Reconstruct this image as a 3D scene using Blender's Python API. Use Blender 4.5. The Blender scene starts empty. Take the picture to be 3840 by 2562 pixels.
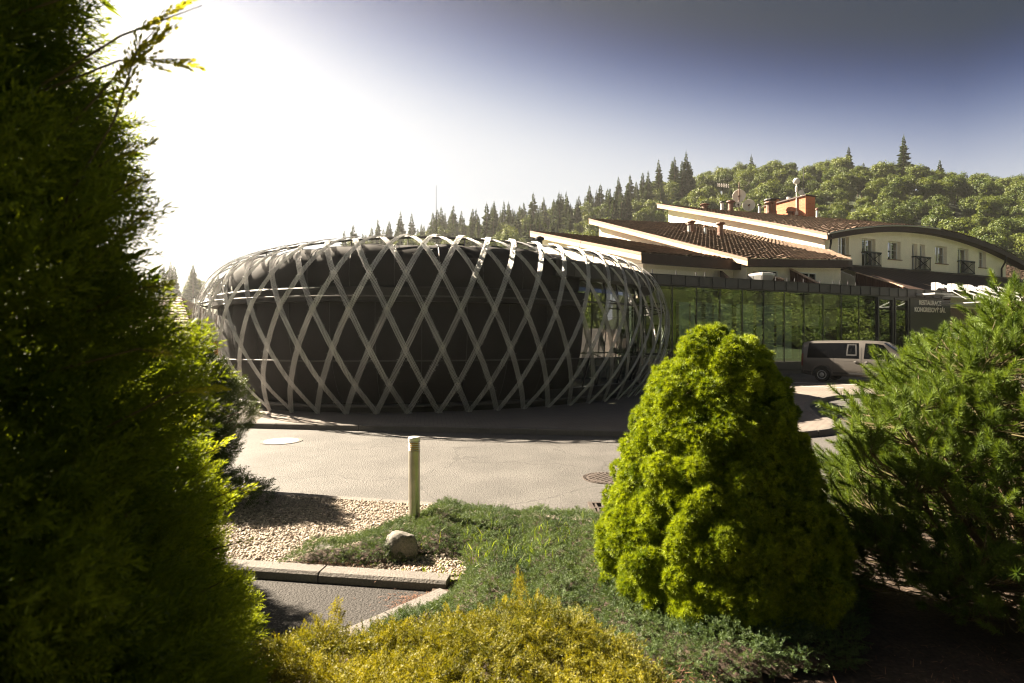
import bpy, bmesh, math, random
import numpy as np
from mathutils import Vector, Matrix
random.seed(7)
rng = np.random.default_rng(11)
S = bpy.context.scene
COL = S.collection
R = math.radians

# ------------------------------------------------------------------ camera, light, exposure
cam_d = bpy.data.cameras.new('camera'); cam = bpy.data.objects.new('camera', cam_d); COL.objects.link(cam)
cam.location = (0, 0, 2.0); cam.rotation_euler = (R(90), 0, 0)
cam_d.lens = 20; cam_d.sensor_width = 36; cam_d.clip_start = .05; cam_d.clip_end = 3000
cam_d.dof.use_dof = True; cam_d.dof.focus_distance = 14; cam_d.dof.aperture_fstop = 2.8
S.camera = cam
SUN_AZ, SUN_EL = 58, 36          # degrees left of the view axis, degrees up
world = bpy.data.worlds.new('World'); S.world = world; world.use_nodes = True
wn = world.node_tree.nodes; wl = world.node_tree.links
bg = wn['Background']; bg.inputs['Strength'].default_value = .055
sky = wn.new('ShaderNodeTexSky'); sky.sky_type = 'NISHITA'; sky.sun_disc = False
sky.sun_elevation = R(SUN_EL); sky.sun_rotation = R(-SUN_AZ)
sky.air_density = 1.3; sky.dust_density = 3.0; sky.ozone_density = 2.0; sky.altitude = 300
gm = wn.new('ShaderNodeGamma'); gm.inputs['Gamma'].default_value = 1.15      # the photograph's strong contrast between the sky's sunny and far side
sc_ = wn.new('ShaderNodeVectorMath'); sc_.operation = 'SCALE'; sc_.inputs['Scale'].default_value = .040
hs_ = wn.new('ShaderNodeHueSaturation'); hs_.inputs['Saturation'].default_value = 1.5
wl.new(sky.outputs[0], hs_.inputs['Color']); wl.new(hs_.outputs[0], gm.inputs['Color']); wl.new(gm.outputs[0], sc_.inputs[0]); # pale haze towards the horizon
tcw = wn.new('ShaderNodeTexCoord'); pass
hm = wn.new('ShaderNodeMapRange'); hm.interpolation_type = 'SMOOTHERSTEP'; hm.inputs[1].default_value = .435; hm.inputs[2].default_value = .14; hm.inputs[3].default_value = 0; hm.inputs[4].default_value = 1.0
sdot = wn.new('ShaderNodeVectorMath'); sdot.operation = 'DOT_PRODUCT'; sdot.inputs[1].default_value = (-math.sin(R(SUN_AZ)), math.cos(R(SUN_AZ)), 0)   # reaches higher on the sun's side
smax = wn.new('ShaderNodeMath'); smax.operation = 'MAXIMUM'; smax.inputs[1].default_value = -.10; sxyz = wn.new('ShaderNodeSeparateXYZ')
smad = wn.new('ShaderNodeMath'); smad.operation = 'MULTIPLY_ADD'; smad.inputs[1].default_value = -.25
wl.new(tcw.outputs['Generated'], sdot.inputs[0]); wl.new(tcw.outputs['Generated'], sxyz.inputs[0]); wl.new(sdot.outputs['Value'], smax.inputs[0])
wl.new(smax.outputs[0], smad.inputs[0]); wl.new(sxyz.outputs['Z'], smad.inputs[2]); wl.new(smad.outputs[0], hm.inputs[0])
hcol = wn.new('ShaderNodeCombineXYZ')            # pale where thick, bluer where it thins out
for i_, p_ in enumerate((1.2, 1.07, .66)):
    pw_ = wn.new('ShaderNodeMath'); pw_.operation = 'POWER'; pw_.inputs[1].default_value = p_; wl.new(hm.outputs[0], pw_.inputs[0])
    ml_ = wn.new('ShaderNodeMath'); ml_.operation = 'MULTIPLY'; ml_.inputs[1].default_value = 1.75; wl.new(pw_.outputs[0], ml_.inputs[0]); wl.new(ml_.outputs[0], hcol.inputs[i_])
hadd = wn.new('ShaderNodeVectorMath'); hadd.operation = 'ADD'; wl.new(sc_.outputs[0], hadd.inputs[0]); wl.new(hcol.outputs[0], hadd.inputs[1])
wl.new(hadd.outputs[0], bg.inputs['Color'])
sun_d = bpy.data.lights.new('sun', 'SUN'); sun = bpy.data.objects.new('sun', sun_d); COL.objects.link(sun)
sun_d.energy = 5.0; sun_d.angle = R(.5); sun_d.color = (1, .85, .65)
to_sun = Vector((-math.sin(R(SUN_AZ))*math.cos(R(SUN_EL)), math.cos(R(SUN_AZ))*math.cos(R(SUN_EL)), math.sin(R(SUN_EL))))
sun.rotation_euler = to_sun.to_track_quat('Z', 'Y').to_euler(); sun.location = (-60, 30, 60)
S.view_settings.view_transform = 'Standard'; S.view_settings.look = 'None'
S.view_settings.gamma = 1; S.view_settings.use_curve_mapping = False
S.view_settings.exposure = 2.9
S.render.engine = 'CYCLES'
S.cycles.use_denoising = True; S.cycles.filter_width = 1.15
S.cycles.max_bounces = 6; S.cycles.diffuse_bounces = 3; S.cycles.glossy_bounces = 3
S.cycles.transparent_max_bounces = 12; S.cycles.volume_bounces = 0

# ------------------------------------------------------------------ helpers
def tag(o, label=None, cat=None, group=None, kind=None):
    if label: o['label'] = label
    if cat: o['category'] = cat
    if group: o['group'] = group
    if kind: o['kind'] = kind
    return o

def thing(name, label, cat, loc=(0, 0, 0), rz=0, group=None):
    o = bpy.data.objects.new(name, None); COL.objects.link(o)
    o.empty_display_size = .2; o.location = loc; o.rotation_euler = (0, 0, rz)
    return tag(o, label, cat, group)

def put(name, me, parent=None, local=False):
    o = bpy.data.objects.new(name, me); COL.objects.link(o)
    if parent is not None:
        o.parent = parent
        if not local and parent.type == 'EMPTY':
            o.matrix_parent_inverse = (Matrix.Translation(parent.location) @ parent.rotation_euler.to_matrix().to_4x4()).inverted()
    return o

class MB:
    """collects shapes, builds ONE mesh object"""
    def __init__(self): self.v = []; self.f = []
    def add(self, vs, fs):
        n = len(self.v); self.v += [tuple(p) for p in vs]; self.f += [tuple(i+n for i in f) for f in fs]; return self
    def box(self, c, s, ax=None):
        """box of size s at centre c; ax: three axis vectors"""
        a = ax or ((1, 0, 0), (0, 1, 0), (0, 0, 1)); a = [Vector(q) for q in a]; c = Vector(c)
        vs = []
        for k in (-.5, .5):
            for j in (-.5, .5):
                for i in (-.5, .5):
                    vs.append(c + a[0]*(i*s[0]) + a[1]*(j*s[1]) + a[2]*(k*s[2]))
        return self.add(vs, [(0, 2, 3, 1), (4, 5, 7, 6), (0, 1, 5, 4), (2, 6, 7, 3), (0, 4, 6, 2), (1, 3, 7, 5)])
    def prism(self, pts, d):
        """polygon pts (3-D, planar) pushed along vector d"""
        n = len(pts); d = Vector(d); vs = [Vector(p) for p in pts] + [Vector(p)+d for p in pts]
        fs = [tuple(range(n))[::-1], tuple(range(n, 2*n))] + [(i, (i+1) % n, n+(i+1) % n, n+i) for i in range(n)]
        return self.add(vs, fs)
    def tube(self, pts, r, n=8, cap=True):
        pts = [Vector(p) for p in pts]; rs = r if isinstance(r, (list, tuple)) else [r]*len(pts)
        vs = []; up = Vector((0, 0, 1))
        for i, p in enumerate(pts):
            t = (pts[min(i+1, len(pts)-1)] - pts[max(i-1, 0)]).normalized()
            u = t.cross(up)
            if u.length < .05: u = t.cross(Vector((1, 0, 0)))
            u.normalize(); w = u.cross(t)
            for k in range(n):
                a = 2*math.pi*k/n; vs.append(p + u*(math.cos(a)*rs[i]) + w*(math.sin(a)*rs[i]))
        fs = [(i*n+k, i*n+(k+1) % n, (i+1)*n+(k+1) % n, (i+1)*n+k) for i in range(len(pts)-1) for k in range(n)]
        if cap: fs += [tuple(range(n))[::-1], tuple(range((len(pts)-1)*n, len(pts)*n))]
        return self.add(vs, fs)
    def lathe(self, c, prof, n=20, axis='Z', ax=None):
        """prof: list of (radius, height) round an axis through c"""
        c = Vector(c)
        if ax is None: ax = {'Z': ((1, 0, 0), (0, 1, 0), (0, 0, 1)), 'Y': ((1, 0, 0), (0, 0, 1), (0, -1, 0)), 'X': ((0, 1, 0), (0, 0, 1), (1, 0, 0))}[axis]
        a = [Vector(q) for q in ax]; vs = []
        for r, h in prof:
            for k in range(n):
                t = 2*math.pi*k/n; vs.append(c + a[0]*(r*math.cos(t)) + a[1]*(r*math.sin(t)) + a[2]*h)
        m = len(prof)
        fs = [(i*n+k, i*n+(k+1) % n, (i+1)*n+(k+1) % n, (i+1)*n+k) for i in range(m-1) for k in range(n)]
        fs += [tuple(range(n))[::-1], tuple(range((m-1)*n, m*n))]
        return self.add(vs, fs)
    def grid(self, P):
        """P: (n,m,3) array"""
        n, m = P.shape[:2]
        return self.add(P.reshape(-1, 3).tolist(), [(i*m+j, (i+1)*m+j, (i+1)*m+j+1, i*m+j+1) for i in range(n-1) for j in range(m-1)])
    def mesh(self, name, mat, smooth=False, bevel=0):
        me = bpy.data.meshes.new(name); me.from_pydata(self.v, [], self.f); 
        bm = bmesh.new(); bm.from_mesh(me)
        bmesh.ops.recalc_face_normals(bm, faces=bm.faces[:])
        if bevel: bmesh.ops.bevel(bm, geom=bm.edges[:], offset=bevel, segments=1, affect='EDGES', clamp_overlap=True)
        bm.to_mesh(me); bm.free()
        if mat: me.materials.append(mat)
        if smooth: me.polygons.foreach_set('use_smooth', [True]*len(me.polygons))
        me.update(); return me
    def build(self, name, mat, parent=None, smooth=False, local=False, bevel=0):
        return put(name, self.mesh(name, mat, smooth, bevel), parent, local)

def npmesh(name, V, F, mat, tint=None, smooth=False):
    """V (n,3), F (m,k) arrays; tint: per-vertex float"""
    V = np.ascontiguousarray(V, np.float32); F = np.ascontiguousarray(F, np.int32); k = F.shape[1]
    me = bpy.data.meshes.new(name)
    me.vertices.add(len(V)); me.vertices.foreach_set('co', V.ravel())
    me.loops.add(F.size); me.loops.foreach_set('vertex_index', F.ravel())
    me.polygons.add(len(F)); me.polygons.foreach_set('loop_start', np.arange(0, F.size, k, dtype=np.int32))
    if smooth: me.polygons.foreach_set('use_smooth', np.ones(len(F), bool))
    if tint is not None:
        a = me.attributes.new('tint', 'FLOAT', 'POINT'); a.data.foreach_set('value', np.ascontiguousarray(tint, np.float32))
    me.update(calc_edges=True)
    if mat: me.materials.append(mat)
    return me

def frames(D, roll=None, r=rng):
    """rotation matrices whose Z column is direction D"""
    D = D/np.linalg.norm(D, axis=1)[:, None]; n = len(D)
    ref = np.where(np.abs(D[:, 2:3]) < .95, np.array([[0, 0, 1.]]), np.array([[1., 0, 0]]))
    X = np.cross(ref, D); X /= np.linalg.norm(X, axis=1)[:, None]; Y = np.cross(D, X)
    a = r.uniform(0, 2*np.pi, n) if roll is None else roll
    c, s = np.cos(a)[:, None], np.sin(a)[:, None]
    return np.stack([X*c+Y*s, -X*s+Y*c, D], axis=2)

def scatter(tv, tf, Mx, P, scale, tint):
    """template (tv,tf) at N transforms -> V,F,tint"""
    N = len(P); k = len(tv)
    V = np.einsum('nij,kj->nki', Mx*np.asarray(scale)[:, None, None], tv) + P[:, None, :]
    F = tf[None] + (np.arange(N)*k)[:, None, None]
    return V.reshape(-1, 3), F.reshape(-1, tf.shape[1]), np.repeat(tint, k)

def join(parts):
    V = []; F = []; T = []; n = 0
    for v, f, t in parts:
        V.append(v); F.append(f+n); T.append(t); n += len(v)
    return np.concatenate(V), np.concatenate(F), np.concatenate(T)

def inst(P, Mx, scale, tint, idx, temps):
    """a set of instances: positions, rotation matrices, scale (N or N,3), tint, template number, templates"""
    scale = np.asarray(scale, float); scale = np.repeat(scale[:, None], 3, 1) if scale.ndim == 1 else scale
    return dict(P=np.asarray(P, float), M=Mx, S=scale, T=np.asarray(tint, float), I=np.asarray(idx, int), t=list(temps))
def ijoin(*ds):
    out = {k: np.concatenate([d[k] for d in ds]) for k in 'PMST'}; o = 0; I = []
    for d in ds: I.append(d['I']+o); o += len(d['t'])
    out['I'] = np.concatenate(I); out['t'] = sum([d['t'] for d in ds], []); return out
def put_scatter(name, d, m, parent=None, smooth=False):
    """one object whose small pieces (leaf sprays, needle tufts, pebbles) are set out by geometry nodes"""
    n = len(d['P']); me = bpy.data.meshes.new(name); me.vertices.add(n); me.vertices.foreach_set('co', d['P'].astype(np.float32).ravel())
    M_ = d['M']; e = np.stack([np.arctan2(M_[:, 2, 1], M_[:, 2, 2]), -np.arcsin(np.clip(M_[:, 2, 0], -1, 1)), np.arctan2(M_[:, 1, 0], M_[:, 0, 0])], 1)
    for nm, ty, at, val in (('rot', 'FLOAT_VECTOR', 'vector', e), ('scl', 'FLOAT_VECTOR', 'vector', d['S']), ('tint', 'FLOAT', 'value', d['T']), ('idx', 'INT', 'value', d['I'])):
        q = me.attributes.new(nm, ty, 'POINT'); q.data.foreach_set(at, np.ascontiguousarray(val, np.int32 if ty == 'INT' else np.float32).ravel())
    me.update(); 
    if m: me.materials.append(m)
    o = put(name, me, parent); o['kind'] = 'stuff'
    ng = bpy.data.node_groups.new(name+'_scatter', 'GeometryNodeTree')
    ng.interface.new_socket('Geometry', in_out='INPUT', socket_type='NodeSocketGeometry'); ng.interface.new_socket('Geometry', in_out='OUTPUT', socket_type='NodeSocketGeometry')
    N = ng.nodes; L = ng.links; gi = N.new('NodeGroupInput'); go = N.new('NodeGroupOutput'); ip = N.new('GeometryNodeInstanceOnPoints'); jg = N.new('GeometryNodeJoinGeometry')
    for k, (tv, tf) in reversed(list(enumerate(d['t']))):
        if isinstance(tv, bpy.types.Mesh): tm = tv
        else: tm = npmesh(name+'_piece', tv, tf, m, np.repeat(np.random.default_rng(k).uniform(0, 1, len(tv)//tf.shape[1]+1), tf.shape[1])[:len(tv)], smooth)
        to = bpy.data.objects.new(name+'_piece', tm)
        oi = N.new('GeometryNodeObjectInfo'); oi.inputs['Object'].default_value = to; g2i = N.new('GeometryNodeGeometryToInstance')
        L.new(oi.outputs['Geometry'], g2i.inputs[0]); L.new(g2i.outputs[0], jg.inputs[0])
    def attr(nm, ty):
        a_ = N.new('GeometryNodeInputNamedAttribute'); a_.data_type = ty; a_.inputs['Name'].default_value = nm; return a_.outputs['Attribute']
    er = N.new('FunctionNodeEulerToRotation'); L.new(attr('rot', 'FLOAT_VECTOR'), er.inputs[0])
    L.new(gi.outputs[0], ip.inputs['Points']); L.new(jg.outputs[0], ip.inputs['Instance']); ip.inputs['Pick Instance'].default_value = True
    L.new(attr('idx', 'INT'), ip.inputs['Instance Index']); L.new(er.outputs[0], ip.inputs['Rotation']); L.new(attr('scl', 'FLOAT_VECTOR'), ip.inputs['Scale']); L.new(ip.outputs[0], go.inputs[0])
    md = o.modifiers.new('scatter', 'NODES'); md.node_group = ng
    return o

def crom(pts, n):
    """smooth curve through pts, n samples evenly by arc length"""
    P = np.array(pts, float); Q = np.vstack([2*P[0]-P[1], P, 2*P[-1]-P[-2]]); out = []
    for i in range(1, len(Q)-2):
        for t in np.linspace(0, 1, 24, endpoint=False):
            a, b, c, d = Q[i-1], Q[i], Q[i+1], Q[i+2]
            out.append(.5*((2*b)+(-a+c)*t+(2*a-5*b+4*c-d)*t*t+(-a+3*b-3*c+d)*t**3))
    out.append(P[-1]); out = np.array(out); s = np.r_[0, np.cumsum(np.linalg.norm(np.diff(out, axis=0), axis=1))]
    q = np.linspace(0, s[-1], n)
    return np.stack([np.interp(q, s, out[:, k]) for k in range(out.shape[1])], 1)

def inpoly(x, y, poly):
    x = np.asarray(x); y = np.asarray(y); c = np.zeros(x.shape, bool); n = len(poly)
    for i in range(n):
        (x1, y1), (x2, y2) = poly[i], poly[(i+1) % n]
        if y1 == y2: continue
        c ^= ((y1 > y) != (y2 > y)) & (x < (x2-x1)*(y-y1)/(y2-y1)+x1)
    return c

def polydist(x, y, poly):
    d = np.full(np.shape(x), 1e9); n = len(poly)
    for i in range(n):
        a = np.array(poly[i]); b = np.array(poly[(i+1) % n]); ab = b-a
        t = np.clip(((x-a[0])*ab[0]+(y-a[1])*ab[1])/(ab@ab), 0, 1)
        d = np.minimum(d, np.hypot(x-a[0]-t*ab[0], y-a[1]-t*ab[1]))
    return d

# ------------------------------------------------------------------ materials
def nod(nt, t, **kw):
    n = nt.nodes.new(t)
    for k, v in kw.items(): setattr(n, k, v)
    return n

def mat(name, col, rough=.8, var=.12, vs=3, metal=0, bump=0, bs=60, spec=.4, fine=0, fs=120, coat=0):
    m = bpy.data.materials.new(name); m.use_nodes = True; nt = m.node_tree; L = nt.links
    b = nt.nodes['Principled BSDF']; b.inputs['Roughness'].default_value = rough; b.inputs['Metallic'].default_value = metal
    b.inputs['Specular IOR Level'].default_value = spec; b.inputs['Coat Weight'].default_value = coat
    tc = nod(nt, 'ShaderNodeTexCoord')
    nz = nod(nt, 'ShaderNodeTexNoise'); nz.inputs['Scale'].default_value = vs; nz.inputs['Detail'].default_value = 6; nz.inputs['Roughness'].default_value = .65
    L.new(tc.outputs['Object'], nz.inputs['Vector'])
    rp = nod(nt, 'ShaderNodeValToRGB')
    rp.color_ramp.elements[0].position = .3; rp.color_ramp.elements[1].position = .7
    rp.color_ramp.elements[0].color = (*[c*(1-var) for c in col], 1); rp.color_ramp.elements[1].color = (*[min(1, c*(1+var)) for c in col], 1)
    L.new(nz.outputs['Fac'], rp.inputs['Fac']); out = rp.outputs['Color']
    if fine:
        n2 = nod(nt, 'ShaderNodeTexNoise'); n2.inputs['Scale'].default_value = fs; n2.inputs['Detail'].default_value = 3
        L.new(tc.outputs['Object'], n2.inputs['Vector'])
        r2 = nod(nt, 'ShaderNodeMapRange'); r2.inputs[1].default_value = .3; r2.inputs[2].default_value = .7; r2.inputs[3].default_value = 1-fine; r2.inputs[4].default_value = 1+fine
        L.new(n2.outputs['Fac'], r2.inputs[0])
        mx = nod(nt, 'ShaderNodeVectorMath', operation='SCALE'); L.new(out, mx.inputs[0]); L.new(r2.outputs[0], mx.inputs['Scale']); out = mx.outputs[0]
    L.new(out, b.inputs['Base Color'])
    if bump:
        n3 = nod(nt, 'ShaderNodeTexNoise'); n3.inputs['Scale'].default_value = bs; n3.inputs['Detail'].default_value = 4
        L.new(tc.outputs['Object'], n3.inputs['Vector'])
        bp = nod(nt, 'ShaderNodeBump'); bp.inputs['Strength'].default_value = bump; bp.inputs['Distance'].default_value = .02
        L.new(n3.outputs['Fac'], bp.inputs['Height']); L.new(bp.outputs[0], b.inputs['Normal'])
    return m

def leafmat(name, c0, c1, transl=.35, rough=.55, spec=.3, tcol=None, inst=True, vary=0):
    """leaf colour runs from c0 to c1 with each leaf's own random tint (and its spray's, where sprays are instanced)"""
    m = bpy.data.materials.new(name); m.use_nodes = True; nt = m.node_tree; L = nt.links
    b = nt.nodes['Principled BSDF']; b.inputs['Roughness'].default_value = rough; b.inputs['Specular IOR Level'].default_value = spec
    at = nod(nt, 'ShaderNodeAttribute', attribute_name='tint'); fac = at.outputs['Fac']
    if inst:
        a2 = nod(nt, 'ShaderNodeAttribute', attribute_name='tint', attribute_type='INSTANCER')
        m1 = nod(nt, 'ShaderNodeMath', operation='MULTIPLY_ADD'); m1.inputs[1].default_value = .45; m1.inputs[2].default_value = -.225; L.new(fac, m1.inputs[0])
        m2 = nod(nt, 'ShaderNodeMath', operation='ADD', use_clamp=True); L.new(m1.outputs[0], m2.inputs[0]); L.new(a2.outputs['Fac'], m2.inputs[1]); fac = m2.outputs[0]
    if vary:                               # each tree its own tone
        oi = nod(nt, 'ShaderNodeObjectInfo'); m3 = nod(nt, 'ShaderNodeMath', operation='MULTIPLY_ADD'); m3.inputs[1].default_value = vary; m3.inputs[2].default_value = -vary/2; L.new(oi.outputs['Random'], m3.inputs[0])
        m4 = nod(nt, 'ShaderNodeMath', operation='ADD', use_clamp=True); L.new(m3.outputs[0], m4.inputs[0]); L.new(fac, m4.inputs[1]); fac = m4.outputs[0]
    rp = nod(nt, 'ShaderNodeValToRGB'); rp.color_ramp.elements[0].color = (*c0, 1); rp.color_ramp.elements[1].color = (*c1, 1)
    L.new(fac, rp.inputs['Fac']); L.new(rp.outputs['Color'], b.inputs['Base Color'])
    tr = nod(nt, 'ShaderNodeBsdfTranslucent')
    hs = nod(nt, 'ShaderNodeMixRGB', blend_type='MULTIPLY'); hs.inputs[0].default_value = 1; hs.inputs[2].default_value = (*(tcol or (1.25, 1.15, .5)), 1)
    L.new(rp.outputs['Color'], hs.inputs[1]); L.new(hs.outputs[0], tr.inputs['Color'])
    mx = nod(nt, 'ShaderNodeMixShader'); mx.inputs[0].default_value = transl
    L.new(b.outputs[0], mx.inputs[1]); L.new(tr.outputs[0], mx.inputs[2]); L.new(mx.outputs[0], nt.nodes['Material Output'].inputs['Surface'])
    return m

def glassmat(name, tint=(.5, .62, .5), refl=.1, boost=1.0):
    m = bpy.data.materials.new(name); m.use_nodes = True; nt = m.node_tree; L = nt.links
    nt.nodes.remove(nt.nodes['Principled BSDF'])
    t = nod(nt, 'ShaderNodeBsdfTransparent'); t.inputs[0].default_value = (*tint, 1)
    g = nod(nt, 'ShaderNodeBsdfGlossy'); g.inputs['Roughness'].default_value = .004
    fr = nod(nt, 'ShaderNodeFresnel'); fr.inputs['IOR'].default_value = 1.5
    ma = nod(nt, 'ShaderNodeMath', operation='MULTIPLY_ADD', use_clamp=True); ma.inputs[1].default_value = boost; ma.inputs[2].default_value = refl
    L.new(fr.outputs[0], ma.inputs[0])
    mx = nod(nt, 'ShaderNodeMixShader'); L.new(ma.outputs[0], mx.inputs[0]); L.new(t.outputs[0], mx.inputs[1]); L.new(g.outputs[0], mx.inputs[2])
    L.new(mx.outputs[0], nt.nodes['Material Output'].inputs['Surface'])
    return m

def brickmat(name, c1, c2, mortar, bw, bh, msize=.012, rough=.85, bump=.5, rot=0, offset=.5, vs=.3):
    m = mat(name, c1, rough, .1, vs); nt = m.node_tree; L = nt.links; b = nt.nodes['Principled BSDF']
    tc = [n for n in nt.nodes if n.type == 'TEX_COORD'][0]
    mp = nod(nt, 'ShaderNodeMapping'); mp.inputs['Rotation'].default_value = (rot if isinstance(rot, tuple) else (0, 0, rot)); L.new(tc.outputs['Object'], mp.inputs['Vector'])
    br = nod(nt, 'ShaderNodeTexBrick'); br.offset = offset
    br.inputs['Color1'].default_value = (*c1, 1); br.inputs['Color2'].default_value = (*c2, 1); br.inputs['Mortar'].default_value = (*mortar, 1)
    br.inputs['Scale'].default_value = 1; br.inputs['Mortar Size'].default_value = msize; br.inputs['Brick Width'].default_value = bw; br.inputs['Row Height'].default_value = bh
    L.new(mp.outputs[0], br.inputs['Vector'])
    rp = [n for n in nt.nodes if n.type == 'VALTORGB'][0]
    for e, k in zip(rp.color_ramp.elements, (.8, 1.15)): e.color = (k, k, k, 1)
    mx = nod(nt, 'ShaderNodeMixRGB', blend_type='MULTIPLY'); mx.inputs[0].default_value = 1
    L.new(br.outputs['Color'], mx.inputs[1]); L.new(rp.outputs[0], mx.inputs[2]); L.new(mx.outputs[0], b.inputs['Base Color'])
    bp = nod(nt, 'ShaderNodeBump', invert=True); bp.inputs['Strength'].default_value = bump; bp.inputs['Distance'].default_value = .01
    L.new(br.outputs['Fac'], bp.inputs['Height']); L.new(bp.outputs[0], b.inputs['Normal'])
    return m

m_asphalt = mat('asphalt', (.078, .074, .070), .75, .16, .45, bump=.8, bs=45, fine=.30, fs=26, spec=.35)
nt = m_asphalt.node_tree; b_ = nt.nodes['Principled BSDF']; src_ = b_.inputs['Base Color'].links[0].from_socket; tc_ = [n_ for n_ in nt.nodes if n_.type == 'TEX_COORD'][0]
vo = nod(nt, 'ShaderNodeTexVoronoi', feature='DISTANCE_TO_EDGE'); vo.inputs['Scale'].default_value = .42; wob_ = nod(nt, 'ShaderNodeTexNoise'); wob_.inputs['Scale'].default_value = 1.6; wob_.inputs['Detail'].default_value = 5
wmx = nod(nt, 'ShaderNodeMixRGB', blend_type='ADD'); wmx.inputs[0].default_value = .9; nt.links.new(tc_.outputs['Object'], wob_.inputs['Vector']); nt.links.new(tc_.outputs['Object'], wmx.inputs[1]); nt.links.new(wob_.outputs['Color'], wmx.inputs[2]); nt.links.new(wmx.outputs[0], vo.inputs['Vector'])
cr = nod(nt, 'ShaderNodeMapRange'); cr.inputs[1].default_value = .002; cr.inputs[2].default_value = .009; cr.inputs[3].default_value = .62; cr.inputs[4].default_value = 1; nt.links.new(vo.outputs['Distance'], cr.inputs[0])
st_ = nod(nt, 'ShaderNodeTexNoise'); st_.inputs['Scale'].default_value = 1.1; st_.inputs['Detail'].default_value = 7; nt.links.new(tc_.outputs['Object'], st_.inputs['Vector'])
sr = nod(nt, 'ShaderNodeMapRange'); sr.inputs[1].default_value = .38; sr.inputs[2].default_value = .60; sr.inputs[3].default_value = .80; sr.inputs[4].default_value = 1.04; nt.links.new(st_.outputs['Fac'], sr.inputs[0])
mm_ = nod(nt, 'ShaderNodeMath', operation='MULTIPLY'); nt.links.new(cr.outputs[0], mm_.inputs[0]); nt.links.new(sr.outputs[0], mm_.inputs[1])
sc2 = nod(nt, 'ShaderNodeVectorMath', operation='SCALE'); nt.links.new(src_, sc2.inputs[0]); nt.links.new(mm_.outputs[0], sc2.inputs['Scale']); nt.links.new(sc2.outputs[0], b_.inputs['Base Color'])
m_asphalt2 = mat('parking_asphalt_with_shade', (.030, .027, .025), .8, .12, .8, bump=1.0, bs=70, fine=.5, fs=60, spec=.3)  # asphalt darkened: part of the hedge's shade is put into its colour
m_paver = brickmat('concrete_pavers', (.17, .145, .125), (.145, .125, .11), (.06, .05, .045), .2, .1, .006, rot=R(-8.3))
m_kerb = mat('kerb_concrete', (.115, .104, .094), .85, .15, 2.5, bump=.5, bs=60, fine=.2, fs=90)
m_soil = mat('soil', (.05, .034, .024), .95, .35, 4, bump=1, bs=25, fine=.4, fs=40)
m_grasssheet = mat('meadow', (.05, .07, .025), .95, .3, .2, bump=.5, bs=5)
m_hill = mat('forest_floor', (.022, .034, .012), .95, .3, .05)
m_iron = mat('cast_iron', (.085, .070, .062), .55, .2, 6, metal=.3, bump=.3, bs=40)
m_ironpale = mat('manhole_steel_painted_shine', (.72, .69, .64), .45, .08, 6, metal=.25, bump=.05, bs=30)  # the lid's sky shine is put into this pale, mostly matt colour
m_dark = mat('black_paint', (.012, .012, .013), .5, .1)
m_hole = mat('drain_dark', (.006, .006, .006), .9, .1)
m_skin = mat('dark_membrane', (.021, .0195, .0195), .8, .34, .7, bump=.3, bs=3, fine=.10, fs=30, spec=.25)
m_band = mat('dark_sheet_metal', (.014, .013, .0125), .6, .2, 1.5, metal=.2, bump=.1, bs=2)
m_galv = mat('galvanised_mesh', (.60, .595, .59), .40, .28, 2.5, metal=.3, bump=.2, bs=80)
m_rail = mat('steel_rail', (.075, .072, .068), .6, .15, 4, metal=.2)
m_fascia = mat('anthracite_cladding', (.045, .042, .045), .45, .12, .8, metal=.3, spec=.5)
m_frame = mat('anthracite_frame', (.022, .022, .025), .45, .1)
m_concrete = mat('plinth_concrete', (.16, .14, .125), .85, .15, 1.5, bump=.3, bs=30)
m_glass = glassmat('facade_glass', (.76, .81, .76), .012, .50)
m_pavglass = glassmat('pavilion_glass', (.46, .54, .44), .015, .32)
m_winglass = glassmat('window_glass', (.7, .74, .76), .30, 1.2)
m_blind = mat('roller_blind', (.72, .80, .72), .8, .06, .5)
m_lime = mat('lime_post', (.32, .40, .06), .6, .1)
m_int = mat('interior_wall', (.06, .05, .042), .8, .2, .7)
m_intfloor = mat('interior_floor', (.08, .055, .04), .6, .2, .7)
m_white = mat('cream_render', (.78, .71, .58), .9, .05, .6, bump=.25, bs=20, fine=.04, fs=15)
m_cream = mat('ochre_render', (.88, .80, .67), .9, .06, .8, bump=.35, bs=15, fine=.05, fs=12)
m_tile = mat('brown_roof_tile', (.112, .075, .052), .8, .4, 1.1, bump=.3, bs=12, fine=.35, fs=3.3, spec=.3)
m_tileflash = mat('brown_flashing', (.20, .11, .075), .6, .15, 1)
m_verge = mat('weathered_verge_board', (.55, .38, .27), .85, .35, 3, bump=.3, bs=12)
m_wood = mat('dark_brown_wood', (.042, .022, .015), .65, .25, 3, bump=.3, bs=20)
m_clad = mat('brown_cladding', (.085, .036, .022), .75, .2, 2, bump=.2, bs=10)
m_pvc = mat('white_window_frame', (.72, .72, .70), .4, .04)
m_curtain = mat('sheer_curtain', (.62, .63, .65), .9, .15, 4)
m_brick = brickmat('chimney_brick', (.46, .16, .075), (.38, .12, .055), (.40, .22, .14), .5, .14, .012, rot=(R(90), 0, R(0)))
m_pipe = mat('brown_clay_pipe', (.16, .085, .06), .6, .2, 3)
m_zinc = mat('zinc_pipe', (.45, .45, .44), .4, .12, 3, metal=.5)
m_dish = mat('white_dish', (.62, .60, .56), .5, .06)
m_steelwhite = mat('white_painted_steel', (.42, .42, .42), .4, .04)
m_bollard = mat('brushed_bollard_steel', (.44, .41, .34), .38, .16, 6, metal=.7)
m_bollardcap = mat('bollard_cap_aluminium', (.62, .60, .55), .4, .05, metal=.4)
m_amber = mat('amber_lens', (.42, .26, .06), .25, .1)
m_rock = mat('granite_boulder', (.135, .125, .11), .9, .3, 7, bump=.7, bs=25, fine=.3, fs=80)
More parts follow.
